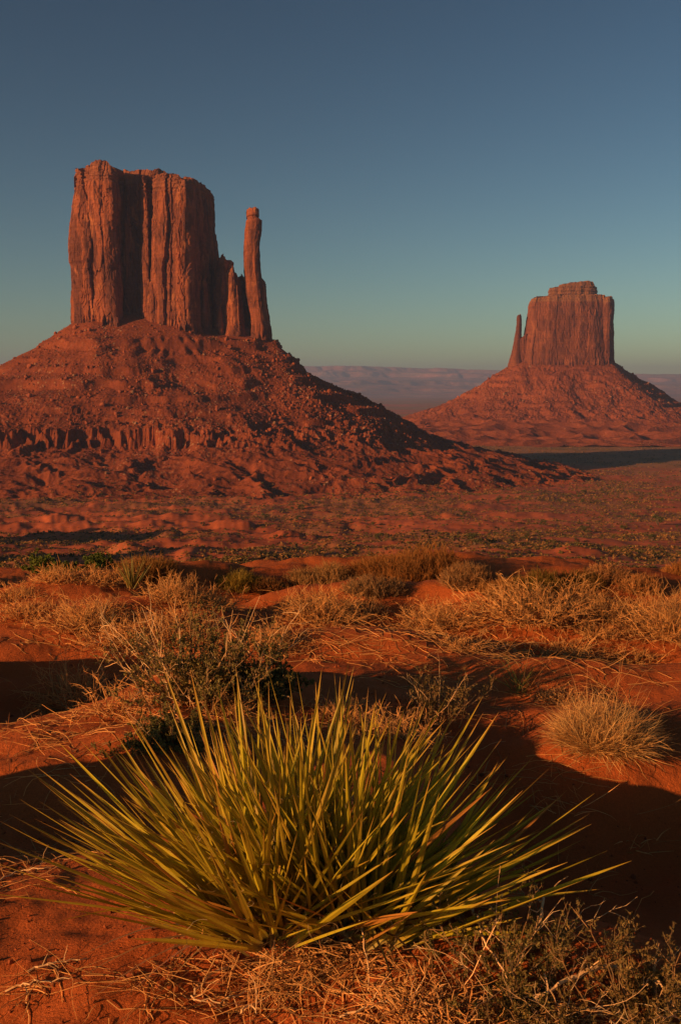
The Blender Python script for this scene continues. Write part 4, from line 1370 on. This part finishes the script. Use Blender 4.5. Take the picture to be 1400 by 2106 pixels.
# (builder, photo px of base centre, base py, width px, height px, name, category, group, label)
PLANTS = [
    # far row, along the crest of the dunes
    ('broom', 850, 1195, 270, 92, 'brush_mound', 'bush', None, 'largest rusty orange brush mound crowning the dune crest in the middle', dict(tint=(.82, .78, .8))),
    ('broom', 660, 1200, 150, 55, 'brush_mound', 'bush', None, 'grey brown brush just left of the largest rusty mound', dict(tint=(.95, 1.15, 1.5))),
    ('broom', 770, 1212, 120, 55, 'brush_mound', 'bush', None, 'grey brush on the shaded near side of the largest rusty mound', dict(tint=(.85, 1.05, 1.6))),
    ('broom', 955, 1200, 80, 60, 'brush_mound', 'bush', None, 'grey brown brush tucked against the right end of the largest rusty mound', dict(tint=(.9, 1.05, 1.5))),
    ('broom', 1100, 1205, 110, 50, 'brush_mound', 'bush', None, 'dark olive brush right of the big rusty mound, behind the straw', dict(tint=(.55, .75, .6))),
    ('broom', 1185, 1200, 110, 45, 'brush_mound', 'bush', None, 'dark brown shaded brush behind the long straw heap at right', dict(tint=(.5, .6, .6))),  # its shade is put into the stem colour by the dark tint
    ('broom', 1030, 1215, 90, 50, 'brush_mound', 'bush', None, 'thin orange brown brush at the left end of the long straw heap', dict(tint=(1.1, 1.1, 1.1))),
    ('broom', 1315, 1210, 85, 45, 'brush_mound', 'bush', None, 'small rounded tan brush on bare sand near the right edge', dict(tint=(1.3, 1.3, 1.5))),
    ('broom', 1255, 1190, 85, 50, 'brush_mound', 'bush', None, 'pinkish grey brush left of the small rounded tan one at right', dict(tint=(1.2, 1.25, 1.7))),
    ('broom', 1390, 1180, 80, 45, 'brush_mound', 'bush', None, 'rusty brush cut by the right edge on the dune crest', dict(tint=(1.1, 1, 1))),
    ('broom', 300, 1180, 110, 60, 'brush_mound', 'bush', None, 'rusty brown brush behind the little pale yucca', dict(tint=(.8, .85, .8))),
    ('sage', 90, 1175, 80, 45, 'green_bush', 'bush', None, 'round olive green bush at the far left on the dune crest', dict(leaf=.03, tint=(.75, 1.1, .5))),
    ('sage', 200, 1168, 75, 45, 'green_bush', 'bush', None, 'dark green bush left of the rusty brush on the crest', dict(leaf=.03, tint=(.6, .95, .5))),
    ('sage', 145, 1172, 50, 26, 'green_bush', 'bush', None, 'low dark bush between the two green ones on the left crest', dict(leaf=.03, tint=(.6, .9, .5))),
    ('broom', 490, 1205, 85, 50, 'brush_mound', 'bush', None, 'upright olive green brush behind the shadow left of the middle straw heap', dict(tint=(.75, 1.15, .7))),
    ('broom', 555, 1212, 80, 40, 'brush_mound', 'bush', None, 'low rusty brush behind and left of the middle straw heap', dict(tint=(1, 1, 1))),
    ('straw', 30, 1230, 110, 40, 'dry_bush', 'bush', None, 'flat dry straw at the left edge on the crest', {}),
    ('straw', 120, 1190, 100, 40, 'dry_bush', 'bush', None, 'short dry straw right under the olive green bush at far left', {}),
    ('straw', 215, 1195, 120, 45, 'dry_bush', 'bush', None, 'dry straw spreading beneath the dark green bush on the left crest', {}),
    ('small_yucca', 272, 1222, 62, 72, 'small_yucca', 'yucca', None, 'little pale green yucca standing upright on the left dune crest', {}),
    ('straw', 360, 1235, 120, 66, 'dry_bush', 'bush', None, 'upright golden straw bush right of the little pale yucca', dict(dens=1.3)),
    ('straw', 425, 1245, 110, 48, 'dry_bush', 'bush', None, 'sprawling straw stems trailing right from the upright golden straw bush', {}),
    ('straw', 660, 1268, 165, 76, 'dry_bush', 'bush', None, 'pale thick straw heap in the middle in front of the rusty mound', dict(dens=1.7)),
    ('straw', 745, 1262, 80, 55, 'dry_bush', 'bush', None, 'thin straw stems leaning off the right side of the middle straw heap', dict(dens=.6)),
    ('straw', 905, 1285, 170, 66, 'dry_bush', 'bush', None, 'straw bush with stems leaning left, before the shaded foot of the rusty mound', dict(dens=1.3)),
    ('straw', 1090, 1262, 230, 82, 'dry_bush', 'bush', None, 'longest straw heap, right of the middle, below the dark olive brush', dict(dens=2.4)),
    ('straw', 1180, 1240, 90, 76, 'dry_bush', 'bush', None, 'tall curving straw stems at the right end of the longest straw heap', dict(dens=.7)),
    ('straw', 1245, 1265, 110, 60, 'dry_bush', 'bush', None, 'greyish straw bush over the dark hollow at right', dict(dens=.9)),
    ('straw', 1370, 1300, 150, 105, 'dry_bush', 'bush', None, 'big round golden straw bush cut by the right edge', dict(dens=1.9)),
    ('straw', 1225, 1305, 90, 45, 'dry_bush', 'bush', None, 'small flattened straw bundle lit before the dark hollow at right', dict(dens=1.0)),
    ('straw', 180, 1285, 140, 75, 'dry_bush', 'bush', None, 'fan of straw stems left of the middle of the left dune', dict(dens=1.5)),
    ('straw', 60, 1265, 140, 38, 'dry_bush', 'bush', None, 'low grey straw row near the left edge', dict(dens=.9)),
    ('straw', 250, 1320, 140, 62, 'dry_bush', 'bush', None, 'open straw bush behind the big grey green bush, above red sand', dict(dens=.8)),
    ('straw', 370, 1305, 170, 62, 'dry_bush', 'bush', None, 'wide straw bush touching the top of the big grey green bush', dict(dens=1.1)),
    ('straw', 560, 1325, 140, 60, 'dry_bush', 'bush', None, 'dense low straw bush right of the big grey green bush', dict(dens=1.3)),
    ('straw', 930, 1330, 150, 35, 'dry_bush', 'bush', None, 'flat straw lying on the lit dune right of the shadow edge', dict(dens=.9)),
    ('straw', 1150, 1345, 190, 38, 'dry_bush', 'bush', None, 'flat tangle of straw and grey twigs on the right dune', dict(dens=1.1)),
    ('straw', 1290, 1350, 130, 34, 'dry_bush', 'bush', None, 'fallen feathery straw beside the dark hollow on the right dune', dict(dens=.6)),
    # the left group of bushes
    ('sage', 420, 1425, 390, 185, 'sage_bush', 'bush', None, 'big grey green bush with tan twigs on the left hummock', dict(dens=2.2, leaf=.017, bare=26, tint=(1.0, .95, .75))),
    ('sage', 555, 1425, 160, 120, 'sage_bush', 'bush', None, 'grey green bush at the right end of the left hummock, leaning right', dict(dens=1.3, leaf=.017, bare=6, tint=(.9, .95, .8))),
    ('sage', 330, 1530, 190, 110, 'sage_bush', 'bush', None, 'low round dark green bush in front of the big grey green one', dict(dens=1.5, leaf=.013, tint=(.75, .82, .65), bare=6)),
    ('straw', 150, 1440, 150, 115, 'twiggy_bush', 'bush', None, 'leafless tan twiggy bush at the left end of the left hummock', dict(dens=.7)),
    ('straw', 255, 1455, 170, 90, 'twiggy_bush', 'bush', None, 'thin tan twigs rising before the left side of the big grey green bush', dict(dens=.28)),
    ('straw', 470, 1465, 130, 60, 'dry_bush', 'bush', None, 'reddish dry stems under the right side of the big grey green bush', dict(dens=.7)),
    # behind the yucca, right
    ('black', 885, 1470, 215, 130, 'thorn_bush', 'bush', None, 'small leaved thorny bush right behind the top of the yucca', dict(dens=.8, leaf=.011, bare=5)),
    ('straw', 800, 1510, 170, 62, 'dry_bush', 'bush', None, 'dry straw behind the yucca under the small thorny bush', dict(dens=.9)),
    ('straw', 690, 1470, 150, 50, 'dry_bush', 'bush', None, 'sparse straw in shade just behind the tallest yucca blades', dict(dens=.6)),
    ('green_grass', 1072, 1418, 85, 95, 'grass_tuft', 'grass tuft', None, 'thin green grass tuft growing in the shaded hollow', {}),
    ('straw', 1150, 1440, 110, 42, 'dry_bush', 'bush', None, 'straw stems fallen behind the golden tuft at right', dict(dens=.5)),
    ('gold', 1240, 1515, 180, 125, 'golden_tuft', 'grass tuft', None, 'fluffy golden grass tuft with fine tall stalks, at right above the big shadow', {}),
    ('stalks', 1160, 1800, 190, 120, 'bare_weed', 'weed', None, 'dim bare weed stalks standing in the big shadow right of the yucca', {}),
    ('stalks', 1150, 1640, 200, 60, 'bare_weed', 'weed', None, 'dim flattened weed in the shadow under the golden tuft', {}),
    ('stalks', 8, 1505, 40, 70, 'bare_weed', 'weed', None, 'few pale stalks at the left edge beside the upper shadow', {}),
    ('stalks', 10, 1665, 45, 75, 'bare_weed', 'weed', None, 'few pale stalks at the left edge beside the lower shadow', {}),
    ('stalks', 1300, 1720, 150, 60, 'bare_weed', 'weed', None, 'dim low weed in the darkest shadow near the right edge', {}),
    ('stalks', 960, 1590, 120, 60, 'bare_weed', 'weed', None, 'dim low weed in shadow just behind the right yucca tips', {}),
    # lower right
    ('black', 1040, 2020, 360, 280, 'thorn_bush', 'bush', None, 'dark small leaved thorn bush shaded by the right side of the yucca', dict(dens=1.5, leaf=.009, bare=9, tint=(.9, 1, .9))),
    ('black', 1330, 2098, 350, 330, 'thorn_bush', 'bush', None, 'thorn bush with orange lit twig tips in the lower right corner', dict(dens=1.7, leaf=.009, bare=14)),
    ('black', 1140, 2130, 290, 150, 'thorn_bush', 'bush', None, 'low twiggy thorn bush at the bottom between the yucca and the corner bush', dict(dens=1.0, leaf=.008, bare=16)),
    ('straw', 880, 2075, 210, 80, 'dry_bush', 'bush', None, 'tangle of bare orange twigs on the sand right under the yucca', dict(dens=.8)),
]


def small_yucca(root, r, W, H):
    yucca_leaves(root, r, [((0, 0, 0), 46, H * 1.02, 0.80, 0.995, None)], 0.012, pale=True)


def yucca_leaves(root, r, rosettes, width, pale=False):
    for cen, n, L0, lo, hi, bias in rosettes:
        mb = MB()
        K = 9
        d = dome_dirs(r, n, lo, hi, 0.85)
        if bias is not None:
            d = unit(d + np.array(bias) * r.uniform(0.4, 1.2, (n, 1)))
        # low blades that would lie towards the viewer are turned to the back
        if not pale:
            low_front = (d[:, 1] < -0.30) & (d[:, 2] < 0.50)
            d[low_front, 1] *= -1
        d[:, 2] = np.maximum(d[:, 2], 0.02)
        d = unit(d)
        base = np.array(cen) + d * 0.035 + np.array([0, 0, 0.03])
        base[:, :2] += r.normal(size=(n, 2)) * (0.035 if not pale else 0.01)
        L = L0 * r.uniform(0.72, 1.04, n)
        L[r.uniform(size=n) < 0.12] *= 0.7
        t = np.linspace(0, 1, K)
        sag = r.uniform(-0.04, 0.03, n) * np.sqrt(np.maximum(1 - d[:, 2] ** 2, 0))
        sag = np.where(r.uniform(size=n) < .03, r.uniform(.2, .5, n), sag)
        sag = np.where(d[:, 2] < 0.25, np.minimum(sag, 0.04), sag)
        side = unit(np.cross(d, np.array([0, 0, 1.0])) + 0.25 * r.normal(size=(n, 3)))
        bend = r.normal(size=(n, 1, 1)) * 0.010
        P = base[:, None] + d[:, None] * (L[:, None] * t[None])[:, :, None]
        P = P + side[:, None] * bend * (L[:, None] * t[None] ** 2)[:, :, None]
        P[:, :, 2] -= sag[:, None] * L[:, None] * t[None] ** 2
        tan = unit(np.gradient(P, axis=1))
        sd = unit(side[:, None] - tan * np.sum(side[:, None] * tan, -1, keepdims=True))
        nm = np.cross(sd, tan)
        roll = r.normal(size=(n, 1, 1)) * 0.8
        sd, nm = sd * np.cos(roll) + nm * np.sin(roll), nm * np.cos(roll) - sd * np.sin(roll)
        w = width * r.uniform(.75, 1.2, (n, 1)) * np.interp(t, [0, .08, .35, .6, .85, .97, 1], [1.2, .95, 1.0, .85, .45, .14, .03])[None]
        fold = 0.30
        A = P - sd * w[..., None] * .5 + nm * w[..., None] * fold * .5
        B = P - nm * w[..., None] * 0.12
        C = P + sd * w[..., None] * .5 + nm * w[..., None] * fold * .5
        V = np.stack([A, B, C], 2)
        f1 = grid_faces(K, 3)
        F = (f1[None] + (np.arange(n) * K * 3)[:, None, None]).reshape(-1, 4)
        g = np.array([0.54, 0.46, 0.026]) if not pale else np.array([0.30, 0.30, 0.075])
        old = np.array([0.58, 0.25, 0.05])
        mixv = np.clip(r.normal(0.08, 0.16, n), 0, 0.9)
        dead = r.uniform(size=n) < 0.05
        mixv[dead] = 0.95
        col = g[None] * (1 - mixv[:, None]) + old[None] * mixv[:, None]
        col = col * r.uniform(.75, 1.2, (n, 1))
        T = np.repeat(np.repeat(col[:, None, None], K, 1), 3, 2)
        tipf = np.interp(t, [0, .82, .95, 1], [0, 0, .7, 1])[None, :, None, None] * r.uniform(.3, 1.1, (n, 1, 1, 1))
        T = T * (1 - np.clip(tipf, 0, 1)) + old * np.clip(tipf, 0, 1)
        edge = r.uniform(0.0, 0.55, (n, 1, 1)) * np.ones((1, K, 1))
        for e in (0, 2):
            T[:, :, e] = T[:, :, e] * (1 - edge) + np.array([0.36, 0.20, 0.05]) * edge
        basef = np.interp(t, [0, .06, .14], [1, .8, 0])[None, :, None, None]
        T = T * (1 - basef) + np.array([0.34, 0.25, 0.10]) * basef
        mb.add(V, [F], T.reshape(-1, 3))
        if not pale:
            # curling pale fibres peeling off the blade margins
            q = r.integers(0, n, 190); kk = r.integers(1, 6, 190)
            b = A[q, kk]
            dd = unit(sd[q, kk] * r.choice([-1, 1], (190, 1)) + tan[q, kk] * .6 + .3 * r.normal(size=(190, 3)))
            add_tubes(mb, grow(r, b, dd, r.uniform(.02, .075, 190), 6, .45), np.full((190, 6), .00045), vary(r, 190) * np.array([.52, .38, .2]))
        mb.build('blades', M_YUCCA, root, False)


def build_plants():
    for i, (kind, px, py, w, h, name, cat, grp, label, kw) in enumerate(PLANTS):
        r = np.random.default_rng(1000 + i)
        p = G(px, min(py, 2100)) if py <= 2100 else G(px, py)
        dep = p[1] * CP - (p[2] - EYE) * SP
        W = w * dep / FPX; H = h * dep / FPX
        root = empty(name, (p[0], p[1], p[2]))
        tag(root, label, cat, grp)
        kw = dict(kw)
        if kind == 'straw': straw_tussock(root, r, W, H, **kw)
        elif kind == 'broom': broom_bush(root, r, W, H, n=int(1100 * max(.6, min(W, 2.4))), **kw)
        elif kind == 'sage': leafy_bush(root, r, W, H, M_SAGE, stems=50, **{**dict(bare=0), **kw})
        elif kind == 'black': leafy_bush(root, r, W, H, M_BLACKBRUSH, stems=40, flat=.2, **kw)
        elif kind == 'small_yucca': small_yucca(root, r, W, H)
        elif kind == 'green_grass': grass_clump(root, r, W, H, 70, M_GREENGRASS, .004, .5, 4)
        elif kind == 'gold':
            grass_clump(root, r, W, H * .85, 5200, M_GOLD, .0028, .25, 46, droop=.14, spread=.40, wob=.17)
        elif kind == 'stalks':
            grass_clump(root, r, W, H, 34, M_STRAW, .004, .3, spread=.35)


build_plants()


# ------------------------------------------------------------------ the big yucca
def big_yucca():
    r = np.random.default_rng(4242)
    c = G(648, 1962)
    root = empty('yucca_plant', c)
    tag(root, 'large spiky green yucca with long narrow blades fanning out of the red sand in front', 'yucca')
    yucca_leaves(root, r, [
        ((0.05, 0.02, 0.02), 230, 0.60, 0.18, 0.99, None),
        ((-0.12, 0.0, 0.0), 240, 0.66, 0.22, 0.93, (-0.62, 0.0, 0.12)),
        ((-0.03, 0.07, 0.03), 110, 0.59, 0.45, 0.99, (0, 0.1, 0.1)),
        ((0.15, 0.0, 0.0), 130, 0.58, 0.22, 0.93, (0.6, 0.05, 0.18)),
    ], 0.0138)
    # dead leaves and straw at the foot
    mb = MB()
    n = 260
    a = r.uniform(0, 6.28, n)
    base = np.stack([r.normal(size=n) * .13, r.normal(size=n) * .09 - .03, r.uniform(0, .07, n)], 1)
    d = np.stack([np.cos(a), np.sin(a), r.uniform(-.3, .5, n)], 1)
    P = grow(r, base, d, r.uniform(.06, .26, n), 6, .3, 0, .25)
    gzv = ground_z(P[..., 0].ravel() + c[0], P[..., 1].ravel() + c[1]).reshape(n, 6) - c[2]
    P[..., 2] = np.maximum(P[..., 2], gzv + .003)
    add_tubes(mb, P, taper(r.uniform(.0009, .0022, n), n, 6, .5), vary(r, n, .6, 1.25))
    mb.build('dead_leaf_skirt', M_STRAW, root)
    # drooping grey dead blades at the left foot
    mb = MB()
    ends = [(330, 2040), (250, 2060), (150, 2085), (110, 2045), (130, 1985), (900, 2045), (820, 2060), (560, 2050)]
    K = 9
    for ex, ey in ends:
        e = G(ex, ey) - c
        b = np.array([np.sign(e[0]) * .1, -.05, .04])
        t = np.linspace(0, 1, K)[:, None]
        P = b * (1 - t) + e * t + np.array([0, 0, 1.0]) * .10 * np.sin(t * math.pi) * (1 - .3 * t)
        P[:, 2] = np.maximum(P[:, 2], ground_z(P[:, 0] + c[0], P[:, 1] + c[1]) - c[2] + .004)
        sd = unit(np.cross(e, [0, 0, 1.0]))[None]
        add_ribbons(mb, P[None], np.array([[.007, .010, .010, .009, .008, .006, .005, .003, .001]]), sd, (r.uniform(.30, .45), r.uniform(.25, .4), r.uniform(.16, .3)))
    mb.build('drooping_blades', M_FIBRE, root)


big_yucca()


# ------------------------------------------------------------------ sticks and straw lying on the sand
def lying(r, pts_px, h=0.012, th=.004, K=4):
    """a stick through photo pixels, lying on the ground with small lifts"""
    P = np.array([G(a, b) for a, b in pts_px])
    s = np.linspace(0, 1, len(P)); t = np.linspace(0, 1, len(P) * K)
    Q = np.stack([np.interp(t, s, P[:, i]) for i in range(3)], 1)
    for _ in range(2):
        Q[1:-1] = (Q[:-2] + 2 * Q[1:-1] + Q[2:]) / 4
    Q += .003 * r.normal(size=Q.shape)
    Q[:, 2] = np.maximum(Q[:, 2], ground_z(Q[:, 0], Q[:, 1])) + th + h * np.sin(np.pi * t)
    return Q


STICKS = [
    ([(1275, 2000), (1230, 2030), (1180, 2060), (1120, 2085), (1050, 2104)], .0065, .05, 'thick pale stick slanting up right, lying in front of the corner thorn bush'),
    ([(930, 1850), (960, 1895), (985, 1935), (990, 1975), (1040, 2040), (1060, 2090)], .004, .05, 'long pale bare twig hanging down through the dark thorn bush'),
    ([(1105, 1855), (1118, 1895), (1112, 1940), (1080, 1985), (1060, 2010)], .0045, .06, 'curved pale twig arching over the dark thorn bush'),
    ([(620, 1888), (670, 1900), (720, 1940), (745, 1985), (760, 2040)], .004, .12, 'pale arched dead stem bowing over the foot of the yucca'),
    ([(490, 1986), (440, 2010), (400, 2060), (395, 2078), (450, 2080), (510, 2050), (560, 2020)], .003, .02, 'thin looping dry stem on the sand below the yucca'),
    ([(700, 2095), (780, 2085), (840, 2075), (895, 2080)], .003, .02, 'pale straight straw along the bottom under the yucca'),
    ([(0, 1815), (40, 1800), (90, 1795), (130, 1785)], .003, .01, 'pale straw on sand at the left edge beneath the lowest shadow'),
    ([(10, 2045), (60, 2030), (110, 2028), (150, 2015)], .003, .01, 'pale dry stem lying left below the yucca tips'),
    ([(60, 2000), (120, 1990), (180, 1975)], .003, .01, 'short dry stem under the left yucca tips'),
    ([(490, 2095), (510, 2080), (530, 2090)], .004, .01, 'short pale broken stick below the yucca foot'),
    ([(1010, 1340), (1060, 1332), (1120, 1330), (1180, 1326)], .004, .02, 'long pale straw across the lit dune at right'),
    ([(1310, 2040), (1350, 2070), (1395, 2100)], .004, .05, 'pale twig slanting down right in the corner thorn bush'),
]


def sticks():
    r = np.random.default_rng(91)
    for pts, th, h, lab in STICKS:
        Q = lying(r, pts, h, th)
        o = MB()
        K = len(Q)
        add_tubes(o, Q[None], np.linspace(1, .45, K)[None] * th, (1, 1, 1), 5)
        b, d, _ = offshoots(r, Q[None], 5, .2, .95, .9)
        add_tubes(o, grow(r, b, d + np.array([0, 0, .2]), r.uniform(.03, .10, len(b)), 4, .25), taper(np.full(len(b), th * .4), len(b), 4, .5))
        ob = o.build('dry_stick', M_TWIG)
        tag(ob, lab, 'stick', 'dry sticks lying on the sand')


sticks()


def straw_litter():
    r = np.random.default_rng(66)
    mb = MB()
    zones = [(90, 1500, 170, 40, 230, 1), (260, 1490, 190, 25, 160, 1), (60, 1790, 90, 50, 90, 1), (560, 2040, 130, 55, 150, 1), (640, 1990, 110, 45, 130, 1),
             (330, 2030, 110, 40, 60, 1), (90, 2030, 80, 30, 35, 1), (850, 2060, 140, 40, 140, 1), (1100, 2080, 200, 30, 130, 1), (700, 1330, 130, 30, 80, 1),
             (1000, 1340, 160, 30, 200, 1), (1180, 1360, 130, 25, 160, 1), (640, 1500, 130, 35, 120, 1), (150, 1600, 90, 15, 12, 1), (820, 1300, 140, 25, 160, 1),
             (300, 1320, 150, 25, 100, 1), (1150, 1600, 130, 30, 40, 1), (440, 1520, 120, 30, 110, 1), (250, 1265, 160, 22, 130, 1), (480, 1270, 120, 25, 120, 1), (120, 1330, 120, 12, 40, 1)]
    for zx, zy, sx, sy, n, s in zones:
        c = G(zx, zy)
        e = G(zx + sx, zy); f = G(zx, zy - sy)
        wx = abs(e[0] - c[0]); wy = abs(f[1] - c[1])
        x = c[0] + r.normal(size=n) * wx * .55; y = c[1] + r.normal(size=n) * wy * .6
        a = r.uniform(0, 6.28, n)
        L = r.uniform(.05, .28, n) * (0.6 + 0.1 * c[1])
        d = np.stack([np.cos(a), np.sin(a), r.uniform(-.02, .25, n)], 1)
        P = grow(r, np.stack([x, y, ground_z(x, y) + .004], 1), d, L, 6, .16, 0, .15)
        g = ground_z(P[..., 0].ravel(), P[..., 1].ravel()).reshape(n, 6)
        P[..., 2] = np.maximum(P[..., 2], g + .003)
        th = .0011 * (1 + .10 * c[1])
        add_tubes(mb, P, taper(r.uniform(.6, 1.4, n) * th, n, 6, .5), vary(r, n, .6, 1.3))
    o = mb.build('straw_litter', M_STRAW)
    tag(o, 'loose pale straw and broken stems strewn over the red sand', 'litter', kind='stuff')


straw_litter()


def pebbles():
    r = np.random.default_rng(321)
    n = 5200
    q = 1.9 + 7.5 * r.uniform(0, 1, n) ** 1.6; a = np.radians(r.uniform(-22, 22, n))
    x, y = q * np.sin(a), q * np.cos(a)
    k = r.uniform(size=n) < np.clip(.35 + 1.2 * fbm2(x * 1.5, y * 1.5, 2, 33), .05, 1)
    x, y = x[k], y[k]; n = len(x)
    sz = .0016 * np.power(r.uniform(.03, 1, n), -.55) * (1 + .12 * y)
    sz = np.minimum(sz, .016)
    V, F = boulder_shape(55, 0)
    W = np.einsum('nij,vj->nvi', rand_rot(r, n), V) * sz[:, None, None] + np.stack([x, y, ground_z(x, y) + sz * .3], -1)[:, None]
    F2 = (F[None] + (np.arange(n) * len(V))[:, None, None]).reshape(-1, 3)
    t = r.uniform(.5, 1.3, (n, 1)) * np.array([1.1, 1.05, .9])
    mb = MB(); mb.add(W, [F2], np.repeat(t, len(V), 0))
    o = mb.build('gravel', M_STONE)
    tag(o, 'small clods and pebbles lying on the red sand in front', 'gravel', kind='stuff')


pebbles()

# ------------------------------------------------------------------ haze: one closed box of even air round everything, sky outside
def build_haze():
    x0, x1, y0, y1, z0, z1 = -23900.0, 23900.0, -23900.0, 23900.0, -118.0, 520.0
    V = np.array([[x, y, z] for z in (z0, z1) for y in (y0, y1) for x in (x0, x1)])
    F = [np.array([[0, 2, 3, 1], [4, 5, 7, 6], [0, 1, 5, 4], [2, 6, 7, 3], [0, 4, 6, 2], [1, 3, 7, 5]])]
    m = bpy.data.materials.new('desert_haze'); m.use_nodes = True
    nt = m.node_tree; nt.nodes.clear()
    out = nt.nodes.new('ShaderNodeOutputMaterial'); pv = nt.nodes.new('ShaderNodeVolumePrincipled')
    pv.inputs['Color'].default_value = HAZE_COLOR
    pv.inputs['Density'].default_value = HAZE_DENSITY
    pv.inputs['Anisotropy'].default_value = 0.0
    nt.links.new(pv.outputs[0], out.inputs['Volume'])
    m.cycles.homogeneous_volume = True
    o = link_mesh('haze', V, F, m)
    tag(o, 'thin mauve evening haze lying over the whole valley', 'haze', kind='stuff')


HAZE_COLOR = (0.36, 0.54, 1.0, 1)
HAZE_DENSITY = 8.0e-5
build_haze()
